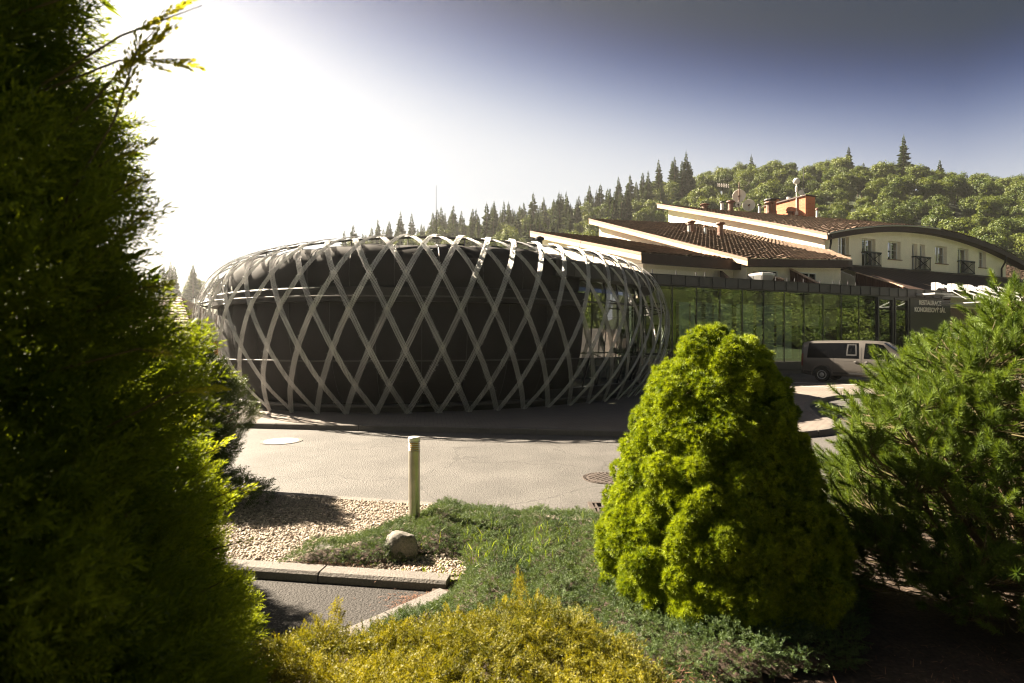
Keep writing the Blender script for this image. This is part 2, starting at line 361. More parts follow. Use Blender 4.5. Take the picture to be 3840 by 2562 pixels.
m_van = mat('taupe_metallic_paint', (.085, .078, .072), .36, .03, 1, metal=.2, spec=.4)
m_vanglass = mat('tinted_van_glass', (.003, .0033, .004), .12, .0, spec=.04)
m_plastic = mat('black_plastic', (.018, .018, .019), .6, .1)
m_tyre = mat('tyre_rubber', (.012, .012, .012), .85, .1)
m_rim = mat('grey_steel_rim', (.32, .32, .32), .35, .06, metal=.6)
m_red = mat('red_lens', (.12, .018, .012), .3, .05)
m_orange = mat('orange_render', (.50, .20, .12), .9, .06)
m_letters = mat('white_letters', (.75, .73, .68), .5, .02)
m_bark = mat('bark', (.12, .075, .045), .9, .3, 12, bump=.6, bs=40)
m_twig = mat('dry_twig', (.20, .125, .08), .9, .3, 10)
m_shoot = mat('green_brown_shoot', (.075, .06, .022), .8, .2, 12)
m_line = mat('road_paint', (.62, .60, .56), .7, .1, 6)

l_thuja = leafmat('conifer_hedge_leaf', (.042, .078, .008), (.175, .225, .016), .52)
l_long = leafmat('lit_long_shoot_leaf', (.18, .20, .018), (.38, .38, .05), .65, inst=False)  # outline shoots' sunlit yellow glow put into a paler leaf colour
l_sprig = leafmat('lime_juniper_tip', (.15, .21, .015), (.38, .43, .03), .55, inst=False)
l_bright = leafmat('bright_juniper_leaf', (.07, .12, .010), (.32, .38, .025), .55)
l_cone = leafmat('dwarf_spruce_needle', (.068, .115, .005), (.315, .385, .014), .30)
l_pine = leafmat('mountain_pine_needle', (.034, .066, .009), (.135, .195, .026), .28, .5, .25)
l_yew = leafmat('yew_needle', (.025, .050, .010), (.10, .135, .028), .3, .45)
l_gold = leafmat('golden_juniper_leaf', (.045, .060, .007), (.265, .240, .020), .34)
l_cover = leafmat('creeping_juniper_leaf', (.028, .058, .020), (.105, .155, .050), .25)
l_grass = leafmat('grass_blade', (.10, .16, .02), (.21, .28, .03), .45, inst=False)
l_dry = leafmat('dry_needle_litter', (.12, .05, .03), (.30, .16, .10), .2, inst=False)
l_broad = leafmat('woodland_leaf', (.032, .060, .010), (.118, .146, .020), .32, inst=False, vary=.45)
l_spruce = leafmat('forest_spruce_needle', (.022, .040, .014), (.070, .095, .026), .28, inst=False, vary=.5)
l_peb = leafmat('pebble', (.14, .115, .09), (.45, .38, .31), 0, .7, .3)

# ------------------------------------------------------------------ ground, road, terrain
hz_ = bpy.data.materials.new('haze_air'); hz_.use_nodes = True; hz_.node_tree.nodes.remove(hz_.node_tree.nodes['Principled BSDF'])
pvn = hz_.node_tree.nodes.new('ShaderNodeVolumePrincipled'); pvn.inputs['Color'].default_value = (.95, .95, .92, 1); pvn.inputs['Density'].default_value = .00027; pvn.inputs['Anisotropy'].default_value = .66
hz_.node_tree.links.new(pvn.outputs[0], hz_.node_tree.nodes['Material Output'].inputs['Volume'])
tag(MB().box((0, 185, 45.5), (990, 690, 95)).build('haze', hz_), 'thin sunlit summer haze over the valley', kind='stuff')
def flat(name, poly, z, m, sub=None):
    mb = MB(); mb.add([(x, y, z) for x, y in poly], [tuple(range(len(poly)))])
    o = mb.build(name, m); return tag(o, kind='structure')
flat('ground', [(-480, -150), (480, -150), (480, 520), (-480, 520)], -.03, m_grasssheet)
flat('road', [(-45, -4), (45, -4), (45, 34), (-45, 34)], 0, m_asphalt)
U = Vector((.9135, .4067, 0)); W = Vector((-.4067, .9135, 0)); ZV = Vector((0, 0, 1))

ridge_x = np.array([-420, -220, -141, -124, -65, -53, -37, -17, 1, 25, 47, 56, 76, 108, 129, 145, 159, 171, 181, 205, 300, 420])
ridge_h = np.array([10, 12, 14, 16, 26, 32, 33, 39, 43, 46, 50, 56, 60, 64, 64, 63, 59, 57, 58, 57, 54, 48.])
def hill_z(x, y):
    t = np.clip((np.asarray(y)-88)/142, 0, 1); t = t*t*(3-2*t)*.55+t*.45
    n = 1.6*np.sin(np.asarray(x)*.07+1)*np.sin(np.asarray(y)*.055)
    return np.interp(x, ridge_x, ridge_h)*t + n*t - .3*(1-t)
gx, gy = np.meshgrid(np.linspace(-440, 440, 90), np.linspace(80, 480, 60), indexing='ij')
tag(MB().grid(np.stack([gx, gy, hill_z(gx, gy)], 2)).build('hill', m_hill, smooth=True), kind='structure')
# wooded hills mirrored in the glass; unseen ring behind added to block low sky
th_, rr_ = np.meshgrid(np.radians(np.linspace(-20, 232, 48)), np.linspace(136, 330, 18), indexing='ij')   # clockwise from +X
gx, gy = rr_*np.cos(th_), -rr_*np.sin(th_)*.48
gx, gy = rr_*np.cos(th_), np.where(np.sin(th_) > 0, -rr_*np.sin(th_)*.45, -rr_*np.sin(th_))
tag(MB().grid(np.stack([gx, gy, np.clip((rr_-140)*.28, -.3, 40)], 2)).build('hillside', m_hill, smooth=True), kind='structure')

# pavement round the pavilion, with kerbstones
pave_edge = crom([(-30, 17.6), (-20, 15.6), (-6.6, 13.3), (.24, 12.37), (2.96, 11.9), (5.4, 11.75), (7.2, 12.7), (7.95, 15), (8.4, 16.2), (9.3, 17.8), (11.1, 19.7), (13.0, 20.5), (18, 21.2), (30, 23.0)], 150)
pv = MB(); n = len(pave_edge)
PZ = .12
poly = [(x, y, PZ) for x, y in pave_edge] + [(30, 33.5, PZ), (-30, 33.5, PZ)]
bmv = bmesh.new(); bmesh.ops.triangle_fill(bmv, use_beauty=True, edges=[bmv.edges.new((a, b)) for a, b in (lambda vv: zip(vv, vv[1:]+vv[:1]))([bmv.verts.new(p) for p in poly])])
bmesh.ops.recalc_face_normals(bmv, faces=bmv.faces[:])
for f in bmv.faces:
    if f.normal.z < 0: f.normal_flip()
me = bpy.data.meshes.new('pavement'); bmv.to_mesh(me); bmv.free(); me.materials.append(m_paver)
pavement = tag(put('pavement', me), kind='structure')
seg = np.linalg.norm(np.diff(pave_edge, axis=0), axis=1); cs = np.r_[0, np.cumsum(seg)]
for k in range(int(cs[-1])):
    q = np.linspace(k+.006, k+.994, 4); xs = np.interp(q, cs, pave_edge[:, 0]); ys = np.interp(q, cs, pave_edge[:, 1])
    if xs.max() < -14 or xs.min() > 24: continue
    t = np.gradient(np.stack([xs, ys], 1), axis=0); t /= np.linalg.norm(t, axis=1)[:, None]
    nx, ny = t[:, 1], -t[:, 0]                        # outward, towards the road
    mb = MB(); vs = []
    for i in range(4):
        jz = random.uniform(-.003, .003)
        for o_, z_ in ((-.06, 0), (-.06, PZ+.006), (.075, PZ+.006+jz), (.095, PZ-.014), (.10, -.02)):
            vs.append((xs[i]+nx[i]*o_, ys[i]+ny[i]*o_, z_))
    fs = [(i*5+j, (i+1)*5+j, (i+1)*5+j+1, i*5+j+1) for i in range(3) for j in range(4)] + [(0, 1, 2, 3, 4), (15, 16, 17, 18, 19)]
    mb.add(vs, fs).build('kerbstone', m_kerb, pavement)
ml = MB(); 
for k in range(4):
    c = Vector((11.2, 25.2, PZ+.006)) + Vector((.819, -.574, 0))*0 + U*(k*2.6)
    ml.box(c + Vector((.5, -1.0, 0)), (4.2, .1, .004), (Vector((.819, -.574, 0)), Vector((.574, .819, 0)), ZV))
tag(ml.build('parking_marking', m_line), kind='structure')

# planting beds, gravel bed, parking bay in the foreground
flat('planting_bed', [(-5.5, -3), (10, -3), (10, 10.8), (6.4, 9.2), (4.6, 6.1), (-.5, 6.55), (-.62, 4.5), (-.62, 4.0), (-1.6, 3.0), (-5.5, 2.2)], .075, m_soil)
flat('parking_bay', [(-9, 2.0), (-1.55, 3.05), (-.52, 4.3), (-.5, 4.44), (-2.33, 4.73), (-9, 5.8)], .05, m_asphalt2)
gravel_poly = [(-.45, 4.57), (-2.33, 4.87), (-6.0, 5.45), (-6.3, 7.75), (-3.2, 7.05), (-1.2, 6.62), (1.2, 6.2), (1.2, 4.6)]
flat('gravel_bed', gravel_poly, .085, mat('gravel_base', (.20, .17, .14), .9, .3, 30, bump=1, bs=40))
# raised kerb between parking bay and gravel
k0 = Vector((-.513, 4.435, 0)); kd = Vector((-1.817, .287, 0)).normalized(); kn = Vector((-kd.y, kd.x, 0)); kn = kn if kn.y > 0 else -kn
kerb_line = thing('kerb', 'raised concrete kerb of long stones between gravel bed and shaded parking bay', 'kerb', tuple(k0+kd*1.2))
for i in range(6):
    a = k0+kd*(1.07*i+.006); ln = 1.058; dz = (0, .004, -.004, .003, 0, 0)[i]
    prof = [(0, -.04), (0, .105), (.022, .127), (.15, .130), (.15, -.04)]
    mb = MB().prism([a+kn*y+ZV*(z+dz) for y, z in prof], kd*ln)
    mb.build('kerbstone', m_kerb, kerb_line)
ke = thing('kerb', 'flush concrete kerb running at an angle beside the green ground cover', 'kerb', (-.65, 4.15, .08))
d2 = Vector((-.79+.5, 4.0-4.33, 0)).normalized(); n2 = Vector((d2.y, -d2.x, 0))
for i in range(2):
    a = Vector((-.50, 4.33, .02)) + d2*(.52*i+.004)
    MB().prism([a+n2*y+ZV*z for y, z in ((-.07, 0), (-.07, .085), (.07, .085), (.07, 0))], d2*.51).build('kerbstone', m_kerb, ke)
edge = thing('edging', 'flat pale edging stones between the road and the white gravel bed', 'edging', (-2.2, 6.85, .03))
e0 = Vector((-.6, 6.58, 0)); ed = Vector((-3.4, .78, 0)).normalized(); en = Vector((-ed.y, ed.x, 0)); en = en if en.y > 0 else -en
for i in range(7):
    a = e0+ed*(1.0*i+.006)
    MB().prism([a+en*y+ZV*z for y, z in ((-.05, -.02), (-.05, .10), (.07, .10), (.09, .02), (.09, -.02))], ed*.988).build('edging_stone', m_kerb, edge)

# manholes and drain
def manhole(x, y, m, label, rr=.40):
    t = thing('manhole_cover', label, 'manhole', (x, y, 0))
    MB().lathe((x, y, 0), [(rr*1.0, -.02), (rr*1.0, .010), (rr*.8625, .012), (rr*.8625, -.02)], 40).build('rim', m_kerb if m is m_ironpale else m_iron, t)
    MB().lathe((x, y, 0), [(rr*.825, -.02), (rr*.8375, .012), (rr*.75, .015)], 40).build('lid', m, t)
    mb = MB()
    for i in range(-5, 6):
        for j in range(-5, 6):
            if math.hypot(i, j) < 5.1 and (i+j) % 2 == 0:
                mb.box((x+i*.1375*rr, y+j*.1375*rr, .018), (.11*rr, .11*rr, .008))
    for k in range(36):
        a = k*math.pi/18; mb.box((x+.925*rr*math.cos(a), y+.925*rr*math.sin(a), .014), (.03, .018, .008), ((math.cos(a), math.sin(a), 0), (-math.sin(a), math.cos(a), 0), (0, 0, 1)))
    if m is not m_ironpale: tag(mb.build('tread_pattern', m, t), kind='stuff')
manhole(-4.62, 11.4, m_ironpale, 'pale shining round manhole cover in the road near the pavement')
manhole(1.38, 8.31, m_iron, 'dark patterned manhole cover in the road beside the cone-shaped bush', .35)
dr = thing('drain_grate', 'dark rusty drain grate at the road edge beside the cone bush', 'drain', (1.19, 6.75, 0))
MB().box((1.22, 6.78, -.01), (.50, .36, .02)).build('pit', m_hole, dr)
mb = MB()
for s in (-1, 1):
    mb.box((1.22+s*.265, 6.78, .012), (.05, .46, .03)); mb.box((1.22, 6.78+s*.20, .0125), (.48, .05, .03))
mb.build('frame', m_iron, dr)
for i in range(6): MB().box((1.22-.24+.08*(i+1)-.04, 6.78, .012), (.022, .348, .022)).build('bar', m_iron, dr)
MB().box((1.22, 6.78, .014), (.478, .04, .022)).build('crossbar', m_iron, dr)

# ------------------------------------------------------------------ the oval pavilion
EC, EA, EB, ER = np.array([-1.97, 21.15]), 8.63, 6.73, .62
tt = np.linspace(-np.pi, np.pi, 4001); ex = EA*np.cos(tt); ey = EB*np.sin(tt)
es = np.r_[0, np.cumsum(np.hypot(np.diff(ex), np.diff(ey)))]; PER = es[-1]
def oval(s, off=0.):
    """points on the oval at arc length s, pushed out by off (broadcast); returns x,y and unit normal"""
    t = np.interp(np.mod(s, PER), es, tt); c, sn = np.cos(t), np.sin(t)
    nx, ny = EB*c, EA*sn; l = np.hypot(nx, ny); nx, ny = nx/l, ny/l
    x, y = EA*c+nx*off, EB*sn+ny*off; C, Sn = math.cos(ER), math.sin(ER)
    return C*x-Sn*y+EC[0], Sn*x+C*y+EC[1], C*nx-Sn*ny, Sn*nx+C*ny
def s_of_ray(r, off=0., near=True):
    s = np.linspace(0, PER, 4000); x, y, nx, ny = oval(s, off)
    ok = (nx*x+ny*y) < 0 if near else (nx*x+ny*y) > 0
    d = np.where(ok, abs(x/y-r), 9); return s[d.argmin()]
G0 = np.array([8.1, 28.9])                                   # origin of the glass hall front
def front(x, y): return (x-G0[0])*.4067-(y-G0[1])*.9135       # metres in front of the hall's glass
pav = thing('oval_pavilion', 'dark oval pavilion wrapped in a diagonal lattice of metal mesh strips', 'pavilion', (-1.97, 21.15, PZ))
s_glass0 = s_of_ray(.118, -.75)
sgn = 1 if oval(np.array([s_glass0+.5]))[0][0]/oval(np.array([s_glass0+.5]))[1][0] > .118 else -1
# walk from the glass edge: dark shell on one side all the way round, glass on the other until the hall
n = 220
s_shell = s_glass0 - sgn*np.linspace(0, PER*.66, n)
s_glz = s_glass0 + sgn*np.linspace(0, PER*.22, 60)
def taper(x, h, k=.21):
    """the pavilion's crown is lower towards its left end"""
    t = np.clip((-1.5-np.asarray(x))/8, 0, 1); t = t*t*(3-2*t); return np.where(np.asarray(h) > 3, 3+(np.asarray(h)-3)*(1-k*t), h)
def loft(prof, ss):
    P = np.zeros((len(prof), len(ss), 3))
    for i, (o, h) in enumerate(prof):
        x, y, _, _ = oval(ss, o); P[i, :, 0] = x; P[i, :, 1] = y; P[i, :, 2] = taper(x, np.full(len(ss), h), .17)
    return P
low_p = crom([(-1.5, .28), (-1.08, .8), (-.76, 1.5), (-.62, 2.3), (-.64, 3.02)], 14)
P = loft(low_p, s_shell)
x, y, nx, ny = oval(s_shell); fold = .010*np.sin(s_shell*9.0)+.008*np.sin(s_shell*3.1+1)
P[:, :, 0] += nx*fold; P[:, :, 1] += ny*fold
MB().grid(P).build('lower_shell', m_skin, pav, smooth=True)
MB().grid(loft([(-.7, 3.0), (-.47, 3.02), (-.45, 3.36), (-.49, 3.40), (-.85, 3.42)], s_shell)).build('gutter_band', m_band, pav)
up_p = crom([(-.80, 3.40), (-.74, 3.75), (-.84, 4.2), (-1.15, 4.52), (-1.75, 4.67), (-2.6, 4.69)], 18)
s_all = np.linspace(0, PER, 300)
P = loft(up_p, s_shell); x, y, nx, ny = oval(s_shell)
for i in range(len(up_p)):
    k = math.sin(min(1, i/8)*math.pi*.5); f2 = (.030*np.sin(s_shell*1.9+.4)*np.sin(s_shell*.7)+.015*np.sin(s_shell*5+i*.3))*k
    P[i, :, 0] += nx*f2; P[i, :, 1] += ny*f2; P[i, :, 2] += f2
MB().grid(P).build('upper_shell', m_skin, pav, smooth=True)
MB().grid(loft([(-2.58, 4.60), (-3.2, 4.70), (-5.2, 4.74), (-6.5, 4.74)], s_all)).build('roof_deck', m_skin, pav)
MB().grid(loft([(-1.30, .10), (-1.30, .34), (-1.6, .36)], s_all)).build('base_ring', m_band, pav)
# seams of the membrane
for k in range(20):
    s0 = s_glass0 - sgn*(1.4+k*1.25)
    pts = [(*[float(q[0]) for q in oval(np.array([s0]), o+.012)[:2]], h) for o, h in low_p]
    MB().tube(pts, .011, 4).build('seam', m_fascia, pav)
    pts = [(float(q_[0][0]), float(q_[1][0]), float(taper(float(q_[0][0]), h, .17))+.004) for q_, h in [(oval(np.array([s0+.5]), o+.012), h) for o, h in up_p]]
    MB().tube(pts, .010, 4).build('seam', m_fascia, pav)
# glazed right end: panes, mullions, fascia
gl = np.linspace(0, PER*.20, 13)
for i in range(12):
    a, b = s_glass0+sgn*(gl[i]+.03), s_glass0+sgn*(gl[i+1]-.03)
    MB().grid(loft([(-1.28, .62), (-1.0, 1.5), (-.92, 2.4), (-.92, 3.5), (-1.0, 3.84)], np.linspace(a, b, 3))).build('glass_pane', m_pavglass, pav)
    s1 = s_glass0+sgn*gl[i]
    x, y, nx, ny = [float(q[0]) for q in oval(np.array([s1]), -.95)]
    pts = [(*[float(q[0]) for q in oval(np.array([s1]), o)[:2]], h) for o, h in [(-1.3, .6), (-1.02, 1.5), (-.94, 2.4), (-.94, 3.5), (-1.02, 3.86)]]
    MB().tube(pts, .035, 6).build('mullion', m_frame, pav)
s_f = s_glass0 + sgn*np.linspace(-1.1, PER*.20, 60)
MB().grid(loft([(-1.0, 3.84), (-.60, 3.86), (-.56, 4.30), (-.62, 4.34), (-1.3, 4.36), (-1.6, 4.5), (-2.6, 4.6)], s_f)).build('fascia', m_fascia, pav)
for k in range(18):
    s0 = s_glass0 + sgn*(-1.0+k*.62); pts = [(*[float(q[0]) for q in oval(np.array([s0]), o)[:2]], h) for o, h in [(-.575, 3.88), (-.54, 4.29), (-.6, 4.35), (-1.3, 4.38)]]
    MB().tube(pts, .012, 4).build('fascia_seam', m_frame, pav)
MB().grid(loft([(-1.25, .34), (-1.20, .60), (-1.4, .62)], s_f)).build('sill', m_frame, pav)
# interior of the glazed end
ipx, ipy, _, _ = oval(s_glz, -4.6)
MB().grid(np.stack([np.stack([ipx, ipy, np.full_like(ipx, .35)], 1), np.stack([ipx, ipy, np.full_like(ipx, 4.3)], 1)])).build('inner_wall', m_int, pav)
MB().grid(loft([(-1.5, .40), (-4.6, .40)], s_glz)).build('inner_floor', m_intfloor, pav)
for k in range(4):
    x, y, nx, ny = [float(q[0]) for q in oval(np.array([s_glass0+sgn*(2.0+k*1.9)]), -4.5)]
    MB().box((x, y, 2.2), (.28, .04, 1.7), ((-ny, nx, 0), (nx, ny, 0), (0, 0, 1))).build('bright_panel', m_pvc, pav)

# lattice of expanded-metal strips: honeycomb of twisted strands
lat_p = crom([(-1.0, .13), (-.48, .85), (-.14, 1.7), (0, 2.6), (-.10, 3.3), (-.36, 4.0), (-.78, 4.52), (-1.30, 4.82), (-1.85, 4.96)], 200)
NS = 54; sp = PER/NS; TURN = 3.1
def lat_xyz(s, v):
    o = np.interp(v, np.linspace(0, 1, 200), lat_p[:, 0]); h = np.interp(v, np.linspace(0, 1, 200), lat_p[:, 1])
    x, y, nx, ny = oval(s, o); return np.stack([x, y, taper(x, h)], -1), np.stack([nx, ny], -1)
OUTER = 1
def strip_mesh(k, sg):
    r = np.random.default_rng(k*7+(sg > 0)); pitch = .055; NL = 6; halfw = .070
    ns = 236; v = np.linspace(0, 1, ns); s = k*sp + sg*sp*TURN*v
    C, _ = lat_xyz(s, v); T = np.gradient(C, axis=0); T /= np.linalg.norm(T, axis=1)[:, None]
    C2, _ = lat_xyz(s+.05, v); B0 = C2-C; N = np.cross(B0, T)*1.0; N /= np.linalg.norm(N, axis=1)[:, None]
    x, y, nx, ny = oval(s, 0.); out = np.stack([nx, ny, np.full(ns, .4)], 1)
    N *= np.sign((N*out).sum(1))[:, None]; B = np.cross(N, T)
    C = C + N*(.024 if sg == OUTER else -.024)
    wob = np.cumsum(r.normal(0, .0012, ns)); C = C + B*wob[:, None]
    V = []; F = []; n0 = 0; keep = front(C[:, 0], C[:, 1]) > .15
    for j in range(NL):
        zig = np.where((np.arange(ns) % 2) == 0, 1, -1)*(1 if j % 2 else -1)
        off = (j-(NL-1)/2)*(2*halfw/NL) + zig*halfw/NL*.86 + (r.normal(0, .0015, ns))
        q = C + B*off[:, None] + N*(r.normal(0, .003, ns))[:, None]
        i = np.arange(ns-1)[keep[:-1] & keep[1:]]
        for w in ((.0078*(B*.86+N*.5), .0066*(N*.9-B*.4))):   # each strand has a face and a thickness
            V += [q-w, q+w]; F.append(np.stack([n0+i, n0+i+1, n0+ns+i+1, n0+ns+i], 1)); n0 += 2*ns
    # burrs along both edges
    i = r.choice(np.arange(2, ns-2), 26, replace=False); sd = r.choice([-1, 1], 26)[:, None]
    b = C[i]+B[i]*sd*halfw; V += [b-T[i]*.006, b+T[i]*.006, b+B[i]*sd*.04+N[i]*.02, b+B[i]*sd*.038+N[i]*.024]
    F.append((np.stack([np.arange(26)+26*q_ for q_ in range(4)], 1)+n0)[keep[i]])
    return np.concatenate(V), np.concatenate(F), keep.sum()
for sg in (1, -1):
    for k in range(NS):
        V, F, kk = strip_mesh(k, sg)
        if kk > 30: put('lattice_strip', npmesh('lattice_strip', V, F, m_galv), pav)
bolts = MB()
for k in range(NS):
    for h2 in np.arange(0, 2*TURN+.1):
        v = (h2/2)/TURN
        if v > 1: continue
        p, nn = lat_xyz(np.array([k*sp+sp*h2/2.]), np.array([v])); p = p[0]
        if front(p[0], p[1]) < .2: continue
        bolts.lathe(Vector(p)+Vector((nn[0][0], nn[0][1], .15))*.035, [(.026, 0), (.026, .012)], 8, ax=((-nn[0][1], nn[0][0], 0), (0, 0, 1), (nn[0][0], nn[0][1], 0)))
tag(bolts.build('bolt', m_bollardcap, pav), kind='stuff')
for h, o, r_ in ((3.12, -.16, .024), (1.52, -.32, .022), (.32, -1.02, .04), (4.80, -1.40, .028), (4.94, -2.0, .02)):
    x, y, _, _ = oval(s_all, o); pts = [(a, b, float(taper(a, h))) for a, b in zip(x, y) if front(a, b) > .1]
    j = max(range(len(pts)), key=lambda i: math.dist(pts[i], pts[i-1])); pts = pts[j:]+pts[:j]
    MB().tube(pts, r_, 6).build('hoop_rail', m_rail, pav, smooth=True)
struts = 0
for k in range(0, NS, 2):
    s0 = k*sp; 
    for (o0, h0, o1, h1) in ((-1.42, 4.52, -1.40, 4.80), (-.16, 3.12, -.9, 3.30), (-.32, 1.52, -.85, 1.5)):
        x0, y0 = [float(q[0]) for q in oval(np.array([s0]), o0)[:2]]; x1, y1 = [float(q[0]) for q in oval(np.array([s0]), o1)[:2]]
        if front(x0, y0) > .3: MB().tube([(x0, y0, float(taper(x0, h0))), (x1, y1, float(taper(x1, h1)))], .018, 5).build('strut', m_rail, pav)

def on_shell(r, o): 
    s0 = s_of_ray(r, o); return [float(q[0]) for q in oval(np.array([s0]), o)]
# small fittings on the pavilion
x, y, nx, ny = on_shell((237-512)/569, -.9)
wl_ = thing('wall_lamp', 'small white bulkhead lamp on the upper left of the dark pavilion', 'lamp', (x, y, 3.5))
MB().box((x+nx*.06, y+ny*.06, 3.54), (.16, .12, .26), ((-ny, nx, 0), (nx, ny, 0), (0, 0, 1))).build('housing', m_dish, wl_, bevel=.03)
MB().box((x+nx*.13, y+ny*.13, 3.50), (.10, .04, .14), ((-ny, nx, 0), (nx, ny, 0), (0, 0, 1))).build('lens', m_bollardcap, wl_, bevel=.015)
x, y, nx, ny = on_shell((425.5-512)/569, -.92)
al = thing('alarm_beacon', 'small round red alarm beacon on the dark pavilion wall', 'beacon', (x, y, 3.9))
ax_ = ((-ny, nx, 0), (0, 0, 1), (nx, ny, 0))
MB().lathe((x, y, 3.93), [(.085, 0), (.085, .05), (.07, .06)], 16, ax=ax_).build('base', m_dark, al)
MB().lathe((x+nx*.06, y+ny*.06, 3.93), [(.07, 0), (.065, .05), (.04, .085), (.01, .095)], 16, ax=ax_).build('lens', m_red, al, smooth=True)
fl = thing('flue_pipe', 'black flue pipe with a cap on the pavilion roof', 'flue', (1.05, 21.5, 4.6))
MB().lathe((1.05, 21.5, 4.6), [(.12, 0), (.12, .75), (.15, .8), (.10, 1.05), (.10, 1.22)], 14).build('pipe', m_dark, fl)
MB().lathe((1.05, 21.5, 5.80), [(.09, 0), (.17, .05), (.17, .12), (.05, .18)], 14).build('cap', m_dark, fl)
def mast(x, y, z, h, label, r_=.012, lean=0):
    t = thing('lightning_rod', label, 'lightning rod', (x, y, z))
    MB().tube([(x, y, z), (x+lean*.5, y, z+h*.5), (x+lean, y, z+h)], [r_, r_*.8, r_*.4], 6).build('rod', m_rail, t)
    MB().box((x, y, z+.04), (.25, .25, .08)).build('foot', m_concrete, t)
mast(-2.6, 19.5, 4.6, 2.75, 'thin upright lightning rod on the middle of the pavilion roof', .016)
mast(2.35, 22.8, 4.6, 1.9, 'leaning thin lightning rod beside the black flue pipe', .014, .55)
for i, px in enumerate((292, 337, 372, 458, 496)):
    x, y, nx, ny = on_shell((px-512)/569, -2.3)
    t = thing('roof_floodlight', 'small black fitting on the pavilion roof edge, %s' % ('leftmost of five', 'second from the left', 'below the thin lightning rod', 'fourth from the left', 'rightmost of five')[i], 'roof fitting', (x, y, 4.58), group='black fittings along the pavilion roof edge')
    dz = float(taper(x, 4.6))-4.6
    MB().box((x, y, 4.66+dz), (.40, .16, .03), ((-ny, nx, 0), (nx, ny, 0), (0, 0, 1))).build('foot', m_dark, t)
    for s_ in (-1, 0, 1): MB().box((x-ny*.16*s_, y+nx*.16*s_, 4.74+dz), (.05, .12, .13), ((-ny, nx, 0), (nx, ny, 0), (0, 0, 1))).build('bracket', m_dark, t)
    MB().tube([(x+ny*.2, y-nx*.2, 4.805+dz), (x-ny*.2, y+nx*.2, 4.805+dz)], .03, 6).build('bar', m_dark, t)

# ------------------------------------------------------------------ glass hall
G = lambda a, s, h: Vector((8.1, 28.9, 0)) + U*a + W*s + ZV*h
FX = (U, W, ZV)
hall = thing('glass_hall', 'long single-storey glass hall with dark anthracite parapet joining the pavilion', 'building', tuple(G(8, 0, PZ)))
A0, A1 = -9.5, 19.1
edges = [-8.0+1.6*k for k in range(5)] + [.06+1.584*k for k in range(11)]
for a, b in zip(edges, edges[1:]):
    MB().box(G((a+b)/2, 0, 2.815), (b-a-.05, .02, 3.95), FX).build('glass_pane', m_glass, hall)
for a in edges:
    MB().box(G(a, .05, 2.815), (.05, .12, 3.95), FX).build('mullion', m_frame, hall)
for a in edges[5:]:
    MB().box(G(a+.75, .75, 2.5), (.11, .11, 3.3), FX).build('lime_post', m_lime, hall)
for a, b in ((15.95, 17.5), (17.6, 19.05)):
    f = MB()
    f.box(G(a+.07, -.03, 2.45), (.14, .12, 4.65), FX).box(G(b-.07, -.03, 2.45), (.14, .12, 4.65), FX)
    f.box(G((a+b)/2, -.03, 4.70), (b-a-.28, .12, .15), FX).box(G((a+b)/2, -.03, .22), (b-a-.28, .12, .18), FX)
    d = f.build('door', m_frame, hall); MB().box(G((a+b)/2, 0, 2.47), (b-a-.30, .02, 4.30), FX).build('door_glass', m_glass, d)
MB().box(G(3.95, .2, .60), (24.0, .45, .45), FX).build('plinth', m_fascia, hall)
MB().box(G(3.95, .3, .24), (24.0, .40, .28), FX).build('base_wall', m_concrete, hall)
MB().box(G(7.3, .10, 4.83), (31.0, .25, .07), FX).build('head_trim', m_frame, hall)
# parapet cladding, panel by panel
a = -8.2; i = 0
while a < 22.6:
    w = .90; MB().box(G(a+w/2, -.09+.006*((i*7) % 3), 5.11), (w-.02, .06, .48), FX).build('parapet_panel', m_fascia, hall); a += w; i += 1
    MB().box(G(a, -.13, 5.11), (.03, .03, .5), FX).build('parapet_seam', m_frame, hall)
MB().box(G(7.2, .15, 5.10), (31.2, .40, .46), FX).build('parapet_core', m_frame, hall)
MB().box(G(7.2, .05, 5.365), (31.2, .48, .03), FX).build('parapet_cap', m_fascia, hall)
for k, a in enumerate((-1.2, .3, 1.6, 2.2, 5.6, 6.2, 7.3, 8.2, 8.8, 9.5, 10.9, 12.0, 12.6, 13.3, 14.0)):
    MB().box(G(a, 0, 5.49), (.03, .03, .25), FX).build('roof_pin', m_frame, hall)
MB().box(G(7.2, 5.4, 5.16), (31.2, 10.0, .12), FX).build('roof_slab', m_fascia, hall)
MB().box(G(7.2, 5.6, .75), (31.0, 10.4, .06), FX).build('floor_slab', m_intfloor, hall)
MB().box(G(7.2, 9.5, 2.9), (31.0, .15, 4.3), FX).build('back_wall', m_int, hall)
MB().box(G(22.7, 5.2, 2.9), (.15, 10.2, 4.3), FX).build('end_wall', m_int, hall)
for a, b in ((.95, 1.62), (1.72, 2.45), (2.75, 3.2), (3.35, 4.6), (4.95, 6.2), (6.45, 7.8), (8.0, 9.2)):
    MB().box(G((a+b)/2, .55, 2.55), (b-a, .02, 3.05), FX).build('roller_blind', m_blind, hall)
for k in range(9):   # hanging ceiling lamps seen through the glass
    MB().box(G(.6+1.75*k, 2.0, 4.05), (1.2, .10, .08), FX).build('ceiling_lamp', m_frame, hall)
for k in range(5):
    MB().box(G(10.2+1.7*k, 6.0, 2.0), (.7, .5, 2.4), FX).build('cabinet', m_intfloor, hall)
